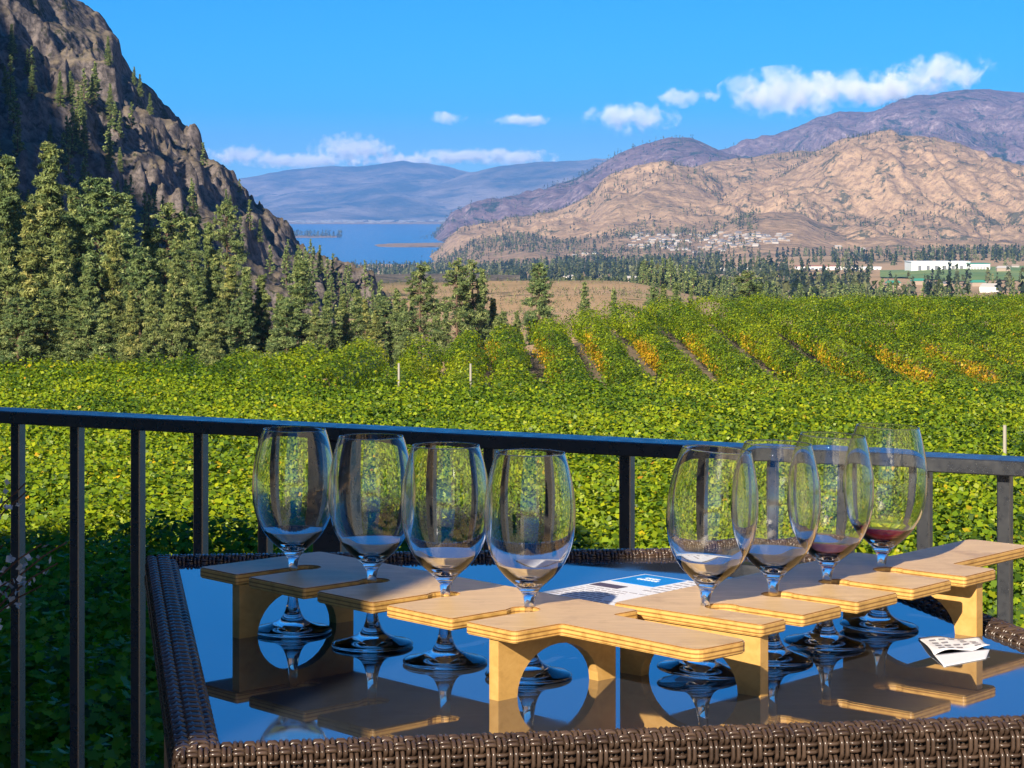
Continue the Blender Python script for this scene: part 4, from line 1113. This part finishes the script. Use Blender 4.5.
def shed(px0, px1, py, d, h, dep, wm, rm, label):
    x0 = (px0 - 512) * d / F; x1 = (px1 - 512) * d / F; xc = (x0 + x1) / 2; z = gz(xc, d)
    zz = CZ - (py - HZ) * d / F; z = max(z - 1, zz - 3)
    root = empty('warehouse', (xc, d, z)); tag(root, label, 'warehouse')
    bm = bmesh.new(); add_box(bm, (0, 0, h / 2), (x1 - x0, dep, h)); link('wall', bm_mesh('wall', bm), wm, root)
    bm = bmesh.new(); add_box(bm, (0, 0, h + .25), (x1 - x0 + 1.5, dep + 1.5, .5)); link('roof', bm_mesh('roof', bm), rm, root)
    for k in range(6):
        bm = bmesh.new(); add_box(bm, ((k - 2.5) * (x1 - x0) / 7, -dep / 2 - .05, h * .4), ((x1 - x0) / 18, .12, h * .5))
        link('door', bm_mesh('door', bm), M_hr, root)
    return root
shed(908, 966, 270, 2350, 10, 40, M_white, M_white, 'big white warehouse beyond the green field')
shed(966, 987, 270, 2330, 7, 30, M_white, M_green, 'low warehouse with a green roof joined to the white one')
shed(796, 850, 269, 2500, 5, 20, M_white, M_red, 'long low warehouse with a rust-red roof on the valley floor')
shed(852, 880, 269, 2480, 4, 16, M_white, M_white, 'low white warehouse right of the red-roofed one')
shed(700, 765, 272, 2600, 4, 14, M_white, M_hw, 'long thin white warehouse below the hillside estate')
shed(342, 372, 272, 3700, 9, 30, M_white, M_hw, 'white warehouse near the lake shore')
# fields
def field(name, pts, m):
    V = []
    for px, py in pts:
        x, d, z = on_surface(px, py); V.append((x, d))
    V = np.array(V); c = V.mean(0)
    n = 24; grid = []; Fq = []
    a, b, c_, d_ = V
    for j in range(n + 1):
        for i in range(n + 1):
            p = (a * (1 - i / n) + b * i / n) * (1 - j / n) + (d_ * (1 - i / n) + c_ * i / n) * j / n
            grid.append((p[0], p[1], gz(p[0], p[1]) + .9))
    for j in range(n):
        for i in range(n): k = j * (n + 1) + i; Fq.append((k, k + 1, k + n + 2, k + n + 1))
    o = link(name, npmesh(name, grid, Fq, smooth=True), m); o['kind'] = 'structure'
M_gf = mat('mown_green_field', (.12, .22, .04), .9); nz = noise(M_gf, .02, 4); L(M_gf, ramp(M_gf, nz.outputs[0], [(.35, (.10, .19, .035)), (.65, (.20, .26, .06))]).outputs[0], BS(M_gf).inputs['Base Color'])
M_sf = mat('sandy_field', (.5, .36, .2), .95); nz = noise(M_sf, .02, 4); L(M_sf, ramp(M_sf, nz.outputs[0], [(.35, (.42, .30, .16)), (.65, (.54, .40, .24))]).outputs[0], BS(M_sf).inputs['Base Color'])
field('green_field', [(880, 278), (1060, 283), (1060, 266), (880, 271)], M_gf)
field('sandy_field', [(690, 285), (770, 283), (760, 274), (695, 275)], M_sf)
field('sandy_field', [(375, 276), (400, 278), (402, 271), (372, 270)], M_sf)
# town on the far shore
rg2 = np.random.default_rng(77); Vt, Ft = [], []
for i in range(170):
    px = rg2.normal(340, 50) if i < 130 else rg2.uniform(430, 520); dd = rg2.uniform(16300, 18300); x = (px - 512) * dd / F; z = -112 + (dd - 16300) * .006
    w2 = rg2.uniform(12, 34); h = rg2.uniform(4, 10); o8 = len(Vt)
    for zz_ in (z - 4, z + h):
        for (a, b) in ((-1, -1), (1, -1), (1, 1), (-1, 1)): Vt.append((x + a * w2, dd + b * 12, zz_))
    for f in ((0, 1, 5, 4), (1, 2, 6, 5), (2, 3, 7, 6), (3, 0, 4, 7), (4, 5, 6, 7)): Ft.append([o8 + q for q in f])
o = link('lakeside_town', npmesh('town', Vt, Ft), M_town); tag(o, 'pale specks of a lakeside town along the far shore', 'town', kind='stuff')

# ------------------------------------------------------------------ silver shrub at the railing
M_silver = leaf_mat('silver_leaves', .6, .25)
def silver():
    rg = np.random.default_rng(4); paths, rads, C, NN, S, col = [], [], [], [], [], []
    root_p = np.array([-1.15, 3.70, .0])
    for (tx, tz, ty) in ((-.735, .905, 3.50), (-.71, .875, 3.50), (-.70, .905, 3.52), (-.76, 1.0, 3.50), (-.80, .90, 3.52), (-.78, .85, 3.5), (-.735, .84, 3.5), (-.77, .98, 3.55)):
        e = np.array([tx, ty, tz]); mid = (root_p + e) / 2 + np.array([-.05, 0, .25]); t = np.linspace(0, 1, 14)[:, None]
        P = root_p * (1 - t) ** 2 + 2 * mid * t * (1 - t) + e * t * t; P[:, 2] -= .03 * t[:, 0] ** 4; paths.append(P); rads.append(np.linspace(.005, .0012, 14))
        for q in range(34):
            f = rg.uniform(.6, 1.0); p = P[int(f * 13)] + rg.normal(0, .006, 3); v = rg.normal(0, 1, 3)
            C.append(p + v * .010); NN.append(rg.normal(0, 1, 3)); S.append(rg.uniform(.006, .014)); col.append(np.array([.66, .72, .76]) * rg.uniform(.5, 1.2))
    V, Fa, c = leaf_quads(np.array(C), np.array(NN), np.array(S), np.array(col), 'quad', 4)
    root = empty('silver_shrub', (0, 0, 0)); tag(root, 'silvery-leaved shrub poking through the railing at the left edge', 'shrub')
    link('foliage', npmesh('foliage', V, Fa, c), M_silver, root); V, Fa = tube_mesh_data(paths, rads, 5); link('stem', npmesh('stem', V, Fa, smooth=True), M_bark, root)
silver()

# ------------------------------------------------------------------ clouds (volumes beyond the haze)
def cloud_mat():
    m = bpy.data.materials.new('cloud'); m.use_nodes = True; m.node_tree.nodes.remove(BS(m))
    tc = N(m, 'ShaderNodeTexCoord')
    ln = N(m, 'ShaderNodeVectorMath', operation='LENGTH'); L(m, tc.outputs['Object'], ln.inputs[0])
    oi = N(m, 'ShaderNodeObjectInfo')
    ge = N(m, 'ShaderNodeNewGeometry'); n = noise(m, .0068, 9, .62, ge.outputs['Position'], .25)
    mr = N(m, 'ShaderNodeMath', operation='MULTIPLY_ADD'); L(m, ln.outputs['Value'], mr.inputs[0]); mr.inputs[1].default_value = -.62
    n2 = N(m, 'ShaderNodeMath', operation='MULTIPLY_ADD'); L(m, n.outputs[0], n2.inputs[0]); n2.inputs[1].default_value = 2.4; n2.inputs[2].default_value = -.80
    L(m, n2.outputs[0], mr.inputs[2])
    mr2 = N(m, 'ShaderNodeMapRange'); L(m, mr.outputs[0], mr2.inputs[0]); mr2.inputs[1].default_value = .02; mr2.inputs[2].default_value = .22; mr2.inputs[3].default_value = 0; mr2.inputs[4].default_value = .0065
    pv = N(m, 'ShaderNodeVolumePrincipled'); pv.inputs['Color'].default_value = (1, 1, 1, 1); pv.inputs['Anisotropy'].default_value = -.35
    L(m, mr2.outputs[0], pv.inputs['Density']); L(m, pv.outputs[0], m.node_tree.nodes['Material Output'].inputs['Volume'])
    return m
M_cloud = cloud_mat()
bm = bmesh.new(); bmesh.ops.create_icosphere(bm, subdivisions=3, radius=1.0); CLM = bm_mesh('cloud', bm); CLM.materials.append(M_cloud)
CL = [(788, 93, 60, 22, 13500, 'bright white cloud puff at the left end of the long cloud bank'), (870, 88, 85, 16, 13800, 'flat middle of the long cloud bank above the purple mountain'), (945, 70, 45, 17, 13600, 'white right tip of the long cloud bank'),
      (632, 118, 42, 15, 14500, 'small white cloud over the low purple hill'), (684, 97, 30, 9, 15000, 'wispy flat cloud between the two larger ones'), (448, 118, 20, 6, 18000, 'tiny faint cloud high over the lake'), (520, 120, 30, 6, 19000, 'thin grey cloud streak right of the tiny one')]
CLF = [(354, 150, 40, 15, 'peaked white cloud above the far blue mountains'), (300, 161, 55, 7, 'grey cloud low over the left of the far mountains'), (240, 155, 34, 9, 'cloud touching the edge of the crag'), (460, 156, 45, 7, 'low white cloud bank right of the peaked cloud'), (515, 157, 40, 8, 'low white cloud over the dark blue ridge'), (405, 160, 50, 6, 'low grey cloud under the peaked cloud')]
for (px, py, hw_, hh_, d, lab) in CL + [(a, b, c, e, 30500, l_) for a, b, c, e, l_ in CLF]:
    o = link('cloud', CLM); p = pos(px, py, d); o.location = p; o.scale = (hw_ * d / F * 1.25, hw_ * d / F * .8, hh_ * d / F * 1.3)
    tag(o, lab, 'cloud', 'clouds over the lake valley')

relabel('conifers on the crag', 'small conifer rooted among the rocks of the crag, %s from the left')
relabel('conifers on the valley floor', 'small dark conifer on the valley floor past the vineyard, %s from the left')
relabel('houses of the hillside estate', 'small pale house of the hillside estate, %s from its left end')
relabel('scattered farmhouses in the valley', 'pale farmhouse scattered among the valley trees, %s from the left')
